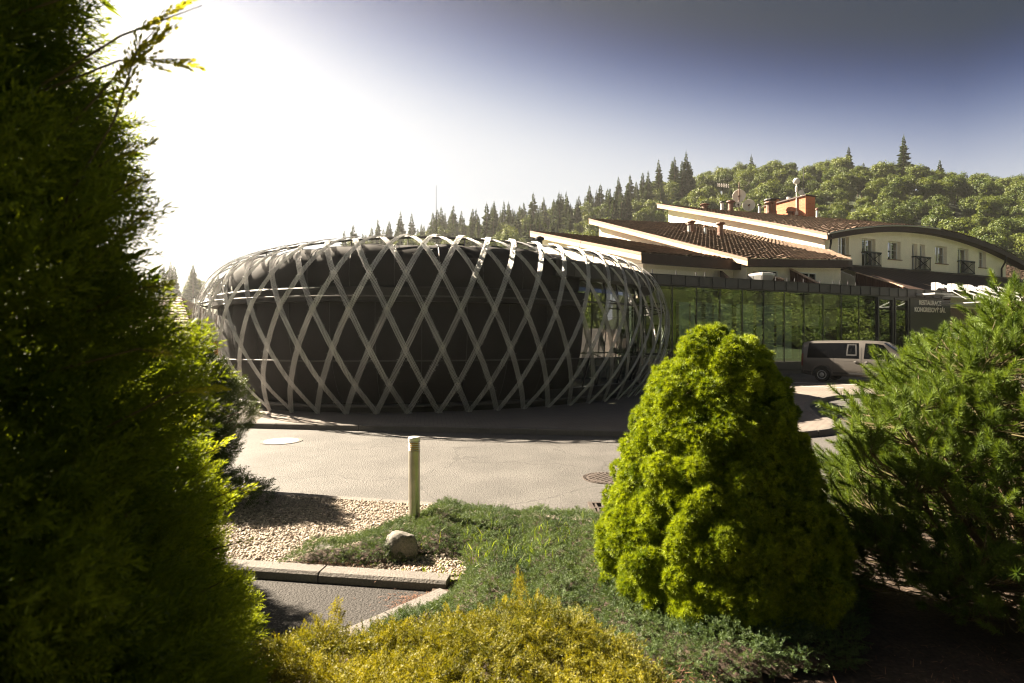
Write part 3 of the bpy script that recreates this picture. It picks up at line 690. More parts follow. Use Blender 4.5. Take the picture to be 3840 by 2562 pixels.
# sign wall
sg_ = thing('sign_wall', 'dark wall panel with white lettering RESTAURACE KONGRESOVÝ SÁL beside the glass doors', 'sign', tuple(G(21.3, -.05, .12)))
MB().box(G(21.3, -.02, 2.45), (4.3, .14, 4.66), FX).build('panel', m_frame, sg_)
def text(s, c, h, parent, width=None):
    cu = bpy.data.curves.new('lettering', 'FONT'); cu.body = s; cu.size = h/.72; cu.align_x = 'CENTER'; cu.align_y = 'CENTER'; cu.extrude = .012; cu.offset = .012
    o = bpy.data.objects.new('lettering', cu); COL.objects.link(o)
    M_ = Matrix((( U.x, 0, -W.x, c.x), (U.y, 0, -W.y, c.y), (0, 1, 0, c.z), (0, 0, 0, 1)))
    bpy.context.view_layer.update()
    if width:
        o.data.size *= 1; w = o.dimensions.x; M_ = M_ @ Matrix.Diagonal((width/max(w, .01), 1, 1, 1))
    me = bpy.data.meshes.new_from_object(o.evaluated_get(bpy.context.evaluated_depsgraph_get())); bpy.data.objects.remove(o)
    me.transform(M_); me.materials.clear(); me.materials.append(m_letters)
    return put('lettering', me, parent)
text('RESTAURACE', G(21.2, -.11, 4.52), .30, sg_, 2.35)
text('KONGRESOVÝ SÁL', G(21.2, -.11, 4.06), .30, sg_, 3.3)

# entrance canopy on white arms
cn = thing('entrance_canopy', 'white steel entrance canopy hung from sloping arms above the restaurant sign', 'canopy', tuple(G(25, -1.5, 4.2)))
MB().box(G(20.6, -.75, 5.02), (2.0, 1.1, .10), FX).build('awning_board', m_steelwhite, cn)
MB().box(G(26.5, -.55, 4.98), (9.6, .16, .10), FX).build('beam', m_steelwhite, cn)
for k in range(5):
    a = 21.6+1.78*k
    br_ = MB(); c = G(a, -.1, 5.62)
    br_.box(c, (.14, .25, .55), FX)
    fan = [c + W*(-.12) + ZV*.27] + [c - W*(.12+.55*math.sin(q)) + ZV*(-.28+.55*math.cos(q)) for q in np.linspace(.15, 1.35, 7)] + [c - W*.30 - ZV*.10, c - W*.12 - ZV*.27]
    br_.prism([q-U*.05 for q in fan], U*.10); b_ = br_.build('bracket', m_steelwhite, cn)
    MB().tube([c-W*.55+ZV*.05, c-W*3.4-ZV*1.15], .05, 8).build('arm', m_steelwhite, cn)
    MB().tube([c-W*.60-ZV*.02, c-W*1.9-ZV*.95], .022, 6).build('tie_rod', m_steelwhite, cn)
    MB().tube([c-W*2.3-ZV*.70, c-W*2.3-ZV*1.15], .022, 6).build('hanger', m_steelwhite, cn)
MB().box(G(25.4, -2.0, 4.42), (8.4, 3.0, .06), FX).build('canopy_sheet', m_steelwhite, cn)
MB().box(G(25.4, -3.5, 4.40), (8.4, .10, .16), FX).build('front_edge', m_steelwhite, cn)
duct = thing('roof_vent', 'flared grey sheet-metal ventilation cowl on the glass hall roof', 'vent', tuple(G(7.9, 1.6, 5.3)))
dc = G(8.0, 1.6, 5.2)
MB().lathe(dc, [(.50, 0), (.50, .28), (.52, .30), (.74, .68), (.74, .80), (.60, .84)], 4, ax=((U+W)/1.414, (W-U)/1.414, ZV)).build('cowl', m_zinc, duct)

# ------------------------------------------------------------------ hotel (three stepped blocks)
H = lambda a, s, h: Vector((23.65, 43, 0)) + U*a + W*s + ZV*h
hotel = thing('hotel', 'cream stepped hotel with brown tiled roofs behind the glass hall', 'building', tuple(H(5, 5, 0)))
def eave1(a): return 11.35-1.42*((a-11.5)/12.2)**2
def roof_surface(pt, a0, a1, na, nc, name, relief=.04):
    """pt(a, v) -> Vector, v 0 at eave .. 1 at ridge; tiles as real waves and stepped courses"""
    ca = int(na*4)+1; A = np.linspace(a0, a1, ca); P = np.zeros((nc*2, ca, 3))
    r = np.random.default_rng(3)
    tj = r.normal(0, .016, (nc, ca//4+1))
    for i in range(nc):
        for q in (0, 1):
            v = (i+(.02 if q == 0 else 1.0))/nc
            lift = .11 if q == 0 else .0
            for j, a in enumerate(A):
                p = pt(a, v); w = relief*abs(math.sin(math.pi*j/4))
                P[i*2+q, j] = (p.x, p.y, p.z+lift+w+tj[i, j//4])
    return MB().grid(P).build(name, m_tile, hotel, smooth=False)
def block(name, a0, a1, s0, s1, zf, zb, m_front, m_side, z0=3):
    """sloped-top block: front wall (s0) and left gable wall (a0), back and right"""
    MB().prism([H(a0, s0, z0), H(a0, s0, zf), H(a0, s1, zb), H(a0, s1, z0)], U*.3).build('gable_wall', m_side, hotel)
    MB().prism([H(a0+.3, s0, z0), H(a1, s0, z0), H(a1, s0, zf), H(a0+.3, s0, zf)], W*.3).build('front_wall', m_front, hotel)
    MB().prism([H(a0+.3, s1-.3, z0), H(a1, s1-.3, z0), H(a1, s1-.3, zb), H(a0+.3, s1-.3, zb)], W*.3).build('back_wall', m_side, hotel)
# block 1, the tall one with the arched eave
RH = 16.35; S1 = 18.0
def r1(a, v):
    e = eave1(a); s = -.75+v*(S1+.9+.75); return H(a, s, e+(RH+.12-e)*(v**.96))
def z1(a, s): return r1(a, (s+.75)/(S1+1.65)).z
R1L, R1R = -.75, 27.0
roof1 = roof_surface(r1, R1L, R1R, 80, 52, 'roof')
AW = 24.4
MB().prism([H(0, s, z) for s, z in [(0, 3), (0, z1(0, 0)-.42)] + [(s, z1(0, s)-.42) for s in np.linspace(2, S1, 9)] + [(S1, 3)]], U*.3).build('gable_wall', m_white, hotel)
# arched front wall with window openings cut out
wins = [('window', 1.52, 2.72, 8.68, 10.12, 2), ('balcony_door', 4.21, 5.85, 7.95, 10.14, 2), ('window', 7.37, 9.0, 8.68, 10.16, 2), ('balcony_door', 10.48, 11.2, 7.98, 10.15, 1), ('balcony_door', 11.54, 12.25, 7.98, 10.15, 1),
        ('window', 13.66, 15.3, 8.69, 10.19, 2), ('balcony_door', 16.87, 18.5, 7.98, 10.2, 2), ('window', 20.01, 21.2, 8.67, 10.17, 2)]
fw = MB(); cuts = sorted(set([.302, AW] + [w[1] for w in wins] + [w[2] for w in wins] + list(np.linspace(.302, AW, 33))))
for a, b in zip(cuts, cuts[1:]):
    m_ = (a+b)/2; ta, tb = eave1(a)-.26, eave1(b)-.26; w = [q for q in wins if q[1] < m_ < q[2]]
    if w:
        fw.prism([H(a, 0, w[0][4]), H(b, 0, w[0][4]), H(b, 0, tb), H(a, 0, ta)], W*.45)
        if w[0][3] > 8.2: fw.prism([H(a, 0, 5), H(b, 0, 5), H(b, 0, w[0][3]), H(a, 0, w[0][3])], W*.45)
        else: fw.prism([H(a, 0, 5), H(b, 0, 5), H(b, 0, 7.93), H(a, 0, 7.93)], W*.45)
    else: fw.prism([H(a, 0, 5), H(b, 0, 5), H(b, 0, tb), H(a, 0, ta)], W*.45)
fw.build('front_wall', m_cream, hotel)
for nm, a, b, z0, z1_, lv in wins:
    f = MB(); t_ = .07; sd = .30
    f.box(H(a+t_/2, sd, (z0+z1_)/2), (t_, .07, z1_-z0), FX).box(H(b-t_/2, sd, (z0+z1_)/2), (t_, .07, z1_-z0), FX)
    f.box(H((a+b)/2, sd, z1_-t_/2), (b-a-2*t_, .07, t_), FX).box(H((a+b)/2, sd, z0+t_/2), (b-a-2*t_, .07, t_), FX)
    if lv == 2: f.box(H((a+b)/2, sd-.01, (z0+z1_)/2), (.11, .07, z1_-z0-2*t_), FX)
    fr = f.build(nm, m_pvc, hotel)
    n_ = lv; e = [a+t_+ (b-a-2*t_)*k/n_ for k in range(n_+1)]
    for k in range(n_):
        MB().box(H((e[k]+e[k+1])/2, sd+.01, (z0+z1_)/2), (e[k+1]-e[k]-.05, .012, z1_-z0-.16), FX).build('pane', m_winglass, fr)
        MB().box(H((e[k]+e[k+1])/2, sd-.028, z0+(z1_-z0)*.52), (e[k+1]-e[k]-.05, .02, .025), FX).build('glazing_bar', m_pvc, fr)
    # room behind: curtains
    cw = (b-a)*.40
    for c_ in ((a+cw/2+.05,) if lv == 1 else (a+cw/2+.05, b-cw/2-.05)):
        pts = np.array([[H(c_-cw/2+cw*i/16, sd+.16+.03*math.sin(i*1.6), z_) for i in range(17)] for z_ in (z0+.05, z1_-.05)])
        MB().grid(pts).build('curtain', m_curtain, fr)
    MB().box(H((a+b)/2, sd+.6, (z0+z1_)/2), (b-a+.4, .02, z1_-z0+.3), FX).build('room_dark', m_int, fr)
    if nm == 'window': MB().box(H((a+b)/2, -.02, z0-.03), (b-a+.1, .22, .05), FX).build('sill', m_tileflash, fr)
for a, b, z0, z1_ in ((4.15, 6.1, 7.95, 9.05), (10.45, 12.5, 7.97, 9.07), (16.8, 18.85, 7.98, 9.08)):
    bl = MB().box(H((a+b)/2, -.30, z1_-.04), (b-a, .09, .10), FX).box(H((a+b)/2, -.30, z0+.04), (b-a, .06, .06), FX).build('balcony', m_dark, hotel)
    MB().box(H((a+b)/2, -.16, z0-.02), (b-a, .36, .05), FX).build('slab', m_concrete, bl)
    nb = 12
    for k in range(nb+1):
        MB().box(H(a+.04+(b-a-.08)*k/nb, -.30, (z0+z1_)/2), (.035, .035, z1_-z0-.12), FX).build('baluster', m_dark, bl)
    for p, q in (((a, z0), (b, z1_)), ((a, z1_), (b, z0))):
        MB().tube([H(p[0]+.05, -.335, p[1]+(.05 if p[1] == z0 else -.08)), H(q[0]-.05, -.335, q[1]+(.05 if q[1] == z0 else -.08))], .035, 4).build('cross_brace', m_dark, bl)
    for aa in (a, b): MB().box(H(aa, -.15, z1_-.05), (.06, .32, .08), FX).build('side_rail', m_dark, bl)
# arched fascia and gutter, verge board
aa = np.linspace(R1L, R1R, 40)
fa = np.array([[H(a, s_, eave1(a)+dz) for a in aa] for s_, dz in ((-.80, .03), (-.82, -.42), (-.70, -.44), (-.02, -.33))])
fasc = MB().grid(fa).build('eave_fascia', m_wood, hotel)
MB().tube([H(a, -.88, eave1(a)+.02) for a in aa[:20]], .06, 6).build('gutter', m_zinc, fasc)
def verge(pt, a, n, nm='verge_board', dz=.05, dp=.40):
    vs = np.linspace(0, 1, n); P = [pt(a, v) for v in vs]
    up = [p+ZV*(dz+.03) for p in P]; lo = [p+ZV*(dz-.14) for p in P]; lo2 = [p+ZV*(-dp+.02) for p in P]
    f = MB().grid(np.array([up, lo])); 
    f.grid(np.array([[p+U*.25 for p in up], up]))
    o = f.build('verge_tile', m_tileflash, hotel)
    g = MB().grid(np.array([[p+U*.02 for p in lo], [p+U*.02 for p in lo2], [p+U*.75 for p in lo2]]))
    g.build(nm, m_verge, hotel)
verge(r1, R1L, 20)
def downpipe(a, s, z0, z1_, nm='downpipe'):
    MB().tube([H(a-.25, s-.75, z1_+.1), H(a-.1, s-.6, z1_-.4), H(a+.35, s-.12, z1_-.9), H(a+.35, s-.12, z0)], .075, 8).build(nm, m_dark, hotel, smooth=True)
downpipe(-.1, -.05, 7.3, 9.75); downpipe(23.0, -.05, 7.8, 9.6)
# block 2
B2A0, B2S0, B2S1 = -11.7, -3.6, 13.0
def r2(a, v):
    s0_ = -4.3 if a < -3.0 else -4.3+(a+3.0)*1.35
    s = s0_+v*(B2S1+.6-s0_)
    e = 6.95+.062*(a-B2A0)*.75; k = (s+4.3)/(B2S1+4.9)
    return H(a, s, e+(12.85-6.95)*k)
roof2 = roof_surface(r2, B2A0-.7, -.02, 34, 46, 'roof')
MB().prism([H(B2A0, s, z) for s, z in [(B2S0, 3), (B2S0, r2(B2A0, .04).z-.35), (B2S1, r2(B2A0, .98).z-.35), (B2S1, 3)]], U*.3).build('gable_wall', m_white, hotel)
MB().prism([H(B2A0+.3, B2S0, 3), H(-3.2, B2S0, 3), H(-3.2, B2S0, 7.15), H(B2A0+.3, B2S0, 6.75)], W*.3).build('front_wall', m_cream, hotel)
MB().prism([H(-3.2, B2S0, 3), H(-.02, -.02, 3), H(-.02, -.02, 7.3), H(-3.2, B2S0, 7.15)], W*.3+U*.0).build('front_wall', m_cream, hotel)
verge(r2, B2A0-.7, 16)
MB().grid(np.array([[H(a, r2s, z) for a, r2s, z in [(a, (-4.3 if a < -3 else -4.3+(a+3)*1.35)-.04+do, 6.95+.0465*(a-B2A0)+dz) for a in np.linspace(B2A0-.7, -.3, 24)]] for do, dz in ((0, .05), (-.02, -.42), (.6, -.40))])).build('eave_fascia', m_wood, hotel)
# block 3
B3A0, B3S0, B3S1 = -18.65, -2.5, 11.0
def r3(a, v):
    s = -3.1+v*(B3S1+.4+3.1); return H(a, s, 7.0+.262*(s+3.1)+.0*(a))
roof3 = roof_surface(r3, B3A0-.6, B2A0-.02, 20, 38, 'roof')
MB().prism([H(B3A0, s, z) for s, z in [(B3S0, 3), (B3S0, 6.75), (B3S1, 10.35), (B3S1, 3)]], U*.3).build('gable_wall', m_white, hotel)
MB().prism([H(B3A0+.3, B3S0, 3), H(B2A0-.02, B3S0, 3), H(B2A0-.02, B3S0, 6.75), H(B3A0+.3, B3S0, 6.75)], W*.3).build('front_wall', m_cream, hotel)
verge(r3, B3A0-.6, 14)
MB().grid(np.array([[H(a, -3.14+do, 7.0+dz) for a in np.linspace(B3A0-.6, B2A0+.3, 10)] for do, dz in ((0, .05), (-.02, -.55), (.5, -.5))])).build('eave_fascia', m_wood, hotel)
# lower lean-to roof in front of block 1 and the boarded terrace screens
P = np.array([[H(a, s, z+.03*abs(math.sin(i*math.pi/2.0))) for i, a in enumerate(np.linspace(.7, 27, 60))] for s, z in ((-.02, 7.90), (-2, 7.05), (-4, 6.2), (-6.0, 5.40))])
MB().grid(P).build('lower_roof', m_wood, hotel)
MB().box(H(12.4, -.25, 7.80), (24.4, .40, .16), FX).build('ledge', m_wood, hotel)
def screen(a, s0, s1, z0, z1_):
    w = MB().prism([H(a, s0, 4.9), H(a, s0, z0), H(a, s1, z1_), H(a, s1, 4.9)], U*.12).build('terrace_screen', m_clad, hotel)
    ns = int(abs(s1-s0)/.16)
    for k in range(ns):
        f = (k+.5)/ns; MB().box(H(a-.012, s0+(s1-s0)*f, (4.9+z0+(z1_-z0)*f)/2), (.03, .14, z0+(z1_-z0)*f-4.9), FX).build('board', m_clad, w)
    MB().prism([H(a-.06, s0, z0+.005), H(a-.06, s0, z0+.07), H(a-.06, s1, z1_+.07), H(a-.06, s1, z1_+.005)], U*.24).build('capping', m_verge, w)
for a, s0, s1, z0, z1_ in ((-11.2, -3.7, -5.8, 6.25, 5.60), (-8.1, -3.7, -5.8, 6.6, 5.45), (.25, -2.25, -5.6, 6.95, 5.62), (5.0, -2.4, -5.8, 6.7, 5.5)):
    screen(a, s0, s1, z0, z1_)
MB().prism([H(.2, -.02, 4.9), H(.2, -.02, 7.75), H(.2, -2.2, 6.65), H(.2, -2.2, 4.9)], U*.25).build('terrace_wall', m_white, hotel)
MB().prism([H(-12.9, -2.6, 4.9), H(-12.9, -2.6, 6.4), H(-14.6, -5.2, 5.45), H(-14.6, -5.2, 4.9)], U*.2).build('terrace_screen', m_wood, hotel)
for a, b, z0, z1_ in ((-10.7, -9.2, 5.2, 6.42), (-7.0, -5.7, 5.2, 6.45)):
    f = MB(); t_ = .07
    f.box(H(a, B2S0-.03, (z0+z1_)/2), (t_, .08, z1_-z0), FX).box(H(b, B2S0-.03, (z0+z1_)/2), (t_, .08, z1_-z0), FX).box(H((a+b)/2, B2S0-.03, z1_), (b-a+t_, .08, t_), FX).box(H((a+b)/2, B2S0-.03, (z0+z1_)/2), (.09, .08, z1_-z0), FX)
    fr = f.build('window', m_pvc, hotel)
    for k in range(2): MB().box(H(a+(b-a)*(.25+.5*k), B2S0-.02, (z0+z1_)/2), ((b-a)/2-.10, .02, z1_-z0-.05), FX).build('pane', m_vanglass, fr)
# neighbouring roof at the far right
def r4(a, v): return H(a, 1.5+v*9, 7.2+v*5.2)
roof4 = roof_surface(r4, 24.6, 42, 50, 26, 'roof')
MB().prism([H(24.5, -1.5, 3), H(42, -1.5, 3), H(42, -1.5, 7.2), H(24.5, -1.5, 7.2)], W*9).build('wing_wall', m_wood, hotel)

# chimney, vents, aerials on the roofs
ch = thing('chimney', 'square orange brick chimney with three pale pots on the highest roof', 'chimney')
cA, cS = 12.6, 15.0
cz = z1(cA, cS)
ca0, ca1, cs0, cs1 = 11.9, 13.3, 11.2, 16.4
MB().prism([H(ca0, cs0, 13.0), H(ca0, cs0, z1(cA, cs0)+2.35), H(ca0, cs1, z1(cA, cs0)+2.35), H(ca0, cs1, 13)], U*(ca1-ca0)).build('stack', m_brick, ch)
tz = z1(cA, cs0)+2.35
MB().box(H((ca0+ca1)/2, (cs0+cs1)/2, tz+.06), (ca1-ca0+.3, cs1-cs0+.3, .12), FX).build('crown_slab', m_wood, ch)
for k in range(3): MB().lathe(H((ca0+ca1)/2, cs0+.9+1.7*k, tz+.12), [(.22, 0), (.22, .42), (.17, .42)], 12).build('pot', m_zinc, ch)
ch.location = (0, 0, 0)
def vent(a, s, h, r_, m, label, zf=z1, kind=0, cat='roof vent', group=None):
    b = H(a, s, zf(a, s)-.15); t = thing('roof_vent', label, cat, tuple(b), group=group)
    MB().lathe(b, [(r_*1.1, 0), (r_*1.1, .3*h), (r_, .33*h), (r_, .78*h), (r_*1.25, .80*h)], 12).build('pipe', m, t)
    MB().lathe(b+ZV*(.84*h), [(r_*.5, -.05*h), (r_*.5, 0), (r_*1.7, .02*h), (r_*1.5, .10*h), (r_*.3, .16*h)], 12).build('cowl', m_pipe if kind == 0 else m_dark, t)
z2 = lambda a, s: r2(a, (s+4.3)/(B2S1+4.9)).z
vent(2.6, 15.5, .75, .30, m_pipe, 'squat brown roof vent on the high roof left of the dishes')
vent(5.2, 14.6, 1.35, .26, m_pipe, 'brown flared roof vent just left of the aerial mast')
vent(5.6, 16.2, 1.25, .16, m_zinc, 'grey pipe vent behind the two lower dishes', kind=1)
vent(7.7, 13.2, 1.25, .13, m_zinc, 'thin grey vent pipe right of the aerial mast', kind=1)
vent(9.5, 13.6, 1.65, .30, m_pipe, 'brown flared vent standing left of the thick flue')
vent(10.5, 14.2, 2.05, .48, m_pipe, 'thick brown flue with dark cowl beside the brick chimney', kind=1)
vent(11.35, 12.6, .8, .24, m_pipe, 'small squat brown vent at the foot of the chimney')
vent(12.3, 10.2, 1.35, .11, m_zinc, 'thin pale vent pipe in front of the brick chimney')
vent(18.5, 16.0, 1.1, .30, m_pipe, 'lone brown vent right of the chimney near the arched eave')
vent(-6.9, 7.0, .95, .12, m_zinc, 'white thin vent pipe, leftmost on the middle roof', zf=z2)
vent(-6.3, 7.4, 1.15, .22, m_pipe, 'wide-headed brown vent on the middle roof', zf=z2)
vent(-6.1, 6.0, .95, .12, m_zinc, 'white thin vent pipe between two brown vents on the middle roof', zf=z2)
vent(-5.1, 5.4, 1.35, .22, m_pipe, 'brown lantern-topped vent, rightmost on the middle roof', zf=z2)
def dish(c, r_, face, label, parent=None):
    t = thing('satellite_dish', label, 'satellite dish', tuple(c)); f = Vector(face).normalized(); sx = f.cross(ZV).normalized(); sy = sx.cross(f)
    MB().lathe(c, [(.01, -.16*r_*1.6), (r_*.5, -.12*r_*1.6), (r_*.85, -.05*r_), (r_, .04*r_), (r_*.97, .04*r_), (r_*.82, -.03*r_), (r_*.5, -.10*r_*1.6), (.01, -.14*r_*1.6)], 28, ax=(sx, sy, f)).build('reflector', m_dish, t, smooth=True)
    MB().tube([c-sy*r_*.9, c+f*r_*.9-sy*r_*.2], .02, 5).build('feed_arm', m_pipe, t)
    MB().box(c+f*r_*.9-sy*r_*.2, (.1, .1, .16), (sx, sy, f)).build('feed_horn', m_dark, t)
    MB().box(c-f*.12, (.16, .16, .2), (sx, sy, f)).build('mount', m_pipe, t)
mb_ = H(5.95, 14.2, z1(5.95, 14.2)-.2); mh = 3.35
am = thing('aerial_mast', 'rusty aerial mast with two television aerials on the high roof', 'aerial mast', tuple(mb_))
MB().tube([mb_, mb_+ZV*mh], .05, 8).build('mast', m_pipe, am)
cv = -mb_.normalized(); cv.z = 0; cv.normalize()
vx = Vector((-cv.y, cv.x, 0)); vx = vx if vx.x > 0 else -vx
MB().tube([mb_+ZV*(mh-.55), mb_+ZV*(mh-.5)-vx*.8+cv*.1, mb_+ZV*(mh-.25)-vx*1.1], .03, 6).build('aerial_arm', m_rail, am)
MB().tube([mb_+ZV*(mh-.6), mb_+ZV*(mh-.5)+vx*.7, mb_+ZV*(mh-.1)+vx*1.0], .03, 6).build('aerial_arm', m_rail, am)
y1 = MB(); o_ = mb_+ZV*(mh+.05)+vx*1.0
y1.tube([o_-vx*.7+cv*.1+ZV*.1, o_+vx*1.7-cv*.3-ZV*.25], .022, 5)
for k in range(12):
    p_ = o_-vx*.6+vx*(2.2*k/11)+ZV*(.09-.33*k/11)+cv*(.08-.36*k/11); q_ = cv.lerp(ZV, .3).normalized(); y1.tube([p_-q_*.24, p_+q_*.24], .012, 4)
y1.build('aerial', m_rail, am)
y2 = MB(); o_ = mb_+ZV*(mh-.2)-vx*1.55
y2.tube([o_-vx*.5+ZV*.12, o_+vx*.55-ZV*.10], .03, 5)
for k in range(7):
    p_ = o_-vx*.48+vx*(1.0*k/6)+ZV*(.11-.2*k/6); y2.tube([p_-ZV*.16-cv*.1, p_+ZV*.16+cv*.1], .025, 4)
y2.build('aerial', m_dish, am)
dish(mb_+ZV*1.95-cv*.15, .66, (cv.x*.9-.1, cv.y*.9, -.05), 'large white satellite dish at the top of the aerial mast')
dish(mb_+ZV*.98+cv*.25-vx*.08, .30, (cv.x, cv.y, .1), 'small cream dish low on the front of the aerial mast')
dish(mb_+ZV*.95+vx*.92-cv*.25, .62, (cv.x+.1, cv.y, .05), 'lower wide satellite dish right of the aerial mast')
ab = H(11.82, 12.2, z1(11.8, 12.2)+.4)
ra = thing('radio_antenna', 'white pole with round radio antenna fixed to the brick chimney', 'antenna', tuple(ab))
MB().tube([ab, ab+ZV*3.3], .06, 8).build('pole', m_dish, ra)
MB().lathe(ab+ZV*3.45-cv*.1, [(.05, -.26), (.22, -.22), (.32, -.08), (.34, .05), (.28, .14), (.05, .16)], 18, ax=(vx, ZV, cv)).build('drum', m_dish, ra, smooth=True)
MB().lathe(ab+ZV*2.35, [(.12, 0), (.13, .5), (.06, .55)], 10).build('radio_unit', m_dish, ra)
MB().lathe(ab+ZV*2.2+vx*.42, [(.05, -.1), (.20, -.05), (.27, .06), (.05, .1)], 14, ax=(vx, ZV, cv)).build('small_dish', m_dish, ra)
MB().tube([ab+ZV*2.0+vx*.62, ab+ZV*4.9+vx*.68], .03, 6).build('whip_aerial', m_rail, ra)
MB().tube([ab+ZV*3.2, ab+ZV*2.9+vx*.64], .02, 5).build('stay', m_rail, ra)
MB().box(ab+ZV*.1, (.24, .24, .35)).build('junction_box', m_dish, ra)

# small house far left behind the pavilion
hs = thing('house', 'small orange house with brown tiled hip roof left of the pavilion', 'house', (-25, 36, 0))
MB().box((-24.5, 36.5, 1.0), (11.6, 8, 2.2)).build('wall', m_orange, hs)
rf = MB(); nx_ = 40
x0, x1, y0, y1_, z0, zr = -31.3, -17.6, 31.7, 41.2, 2.05, 4.85
rows = 16; P = np.zeros((rows*2, nx_+1, 3))
for i in range(rows):
    for q in (0, 1):
        v = (i+(.02 if q == 0 else 1))/rows; xa, xb = x0+3.6*v, x1-3.6*v
        for j in range(nx_+1): P[i*2+q, j] = (xa+(xb-xa)*j/nx_, y0+4.75*v, z0+(zr-z0)*v+(.04 if q == 0 else 0)+.03*(j % 2))
rf.grid(P).build('roof', mat('pale_brown_roof_tile', (.15, .10, .075), .8, .25, 1.5, fine=.25, fs=4), hs)
MB().add([(x0, y0, z0), (x0, y1_, z0), (x0+3.6, y0+4.75, zr)], [(0, 1, 2)]).add([(x1, y0, z0), (x1, y1_, z0), (x1-3.6, y0+4.75, zr)], [(0, 1, 2)]).add([(x0, y1_, z0), (x1, y1_, z0), (x1-3.6, y0+4.75, zr), (x0+3.6, y0+4.75, zr)], [(0, 1, 2, 3)]).build('roof_back', m_tile, hs)
MB().box((-24.45, 31.75, 1.98), (13.7, .12, .16)).build('gutter', m_dark, hs)

# ------------------------------------------------------------------ van
vphi = math.atan2(-.720, .694)
van = thing('parked_van', 'taupe metallic passenger van parked in front of the glass hall, half in shadow', 'van', (14.55, 28.0, PZ), vphi)
st = np.array([  # x, zbottom, zbelt, zroof, half width, half width at roof
 [0.00, .42, 1.04, 1.74, .86, .74], [.06, .36, 1.04, 1.85, .92, .77], [.30, .30, 1.04, 1.90, .945, .79], [1.5, .28, 1.04, 1.915, .95, .80], [2.6, .28, 1.03, 1.905, .95, .80],
 [3.15, .28, 1.02, 1.875, .95, .79], [3.42, .28, 1.02, 1.80, .95, .77], [3.80, .28, 1.02, 1.52, .95, .74], [4.14, .28, 1.01, 1.24, .94, .72], [4.32, .29, .99, 1.12, .93, .72],
 [4.66, .30, .92, 1.02, .91, .70], [4.86, .33, .80, .90, .84, .62], [4.95, .40, .66, .74, .74, .52]])
def vrow(x):
    return [np.interp(x, st[:, 0], st[:, k]) for k in range(1, 6)]
def vsec(x):
    zb, zl, zr_, w, wr = vrow(x); zl = min(zl, zr_-.03); k = (zr_-zl)
    half = [(w*.90, zb), (w*.985, zb+.10), (w, zb+(zl-zb)*.45), (w*.995, zl-.06), (w*.985, zl), (w+(wr-w)*.55, zl+k*.55), (wr, zl+k*.88), (wr-.10, zr_-.01), (wr*.5, zr_+.015*(k > .3)), (0, zr_+.02*(k > .3))]
    return half
xs_ = sorted(set(list(st[:, 0]) + list(np.linspace(.1, 4.9, 30))))
Pv = np.array([[(x, -y, z) for y, z in vsec(x)] + [(x, y, z) for y, z in vsec(x)[::-1][1:]] for x in xs_])
bmv = MB().grid(Pv); nn_ = Pv.shape[1]; bmv.f += [tuple(range(nn_)), tuple(range((len(xs_)-1)*nn_, len(xs_)*nn_))]; bmv.f.append(())
bmv.f.pop(); bmv.grid(np.array([[(x, -vsec(x)[0][0], vsec(x)[0][1]) for x in xs_], [(x, vsec(x)[0][0], vsec(x)[0][1]) for x in xs_]]))
body = bmv.build('body', m_van, van, smooth=True, local=True)
def vpatch(x0, x1, k0, k1, off=.006, n=8, side=-1, skew0=0, skew1=0):
    """patch of the body surface between stations x0..x1 and section positions k0..k1, lifted by off"""
    P = []
    for i in range(6):
        f = i/5; k = k0+(k1-k0)*f; row = []
        for j in range(n+1):
            g = j/n; x = (x0+skew0*f)+((x1+skew1*f)-(x0+skew0*f))*g; s_ = vsec(x); a = int(min(k, 8.999)); q = k-a
            y = s_[a][0]*(1-q)+s_[a+1][0]*q; z = s_[a][1]*(1-q)+s_[a+1][1]*q
            row.append((x, side*(y+off), z+off*.4))
        P.append(row)
    return np.array(P)
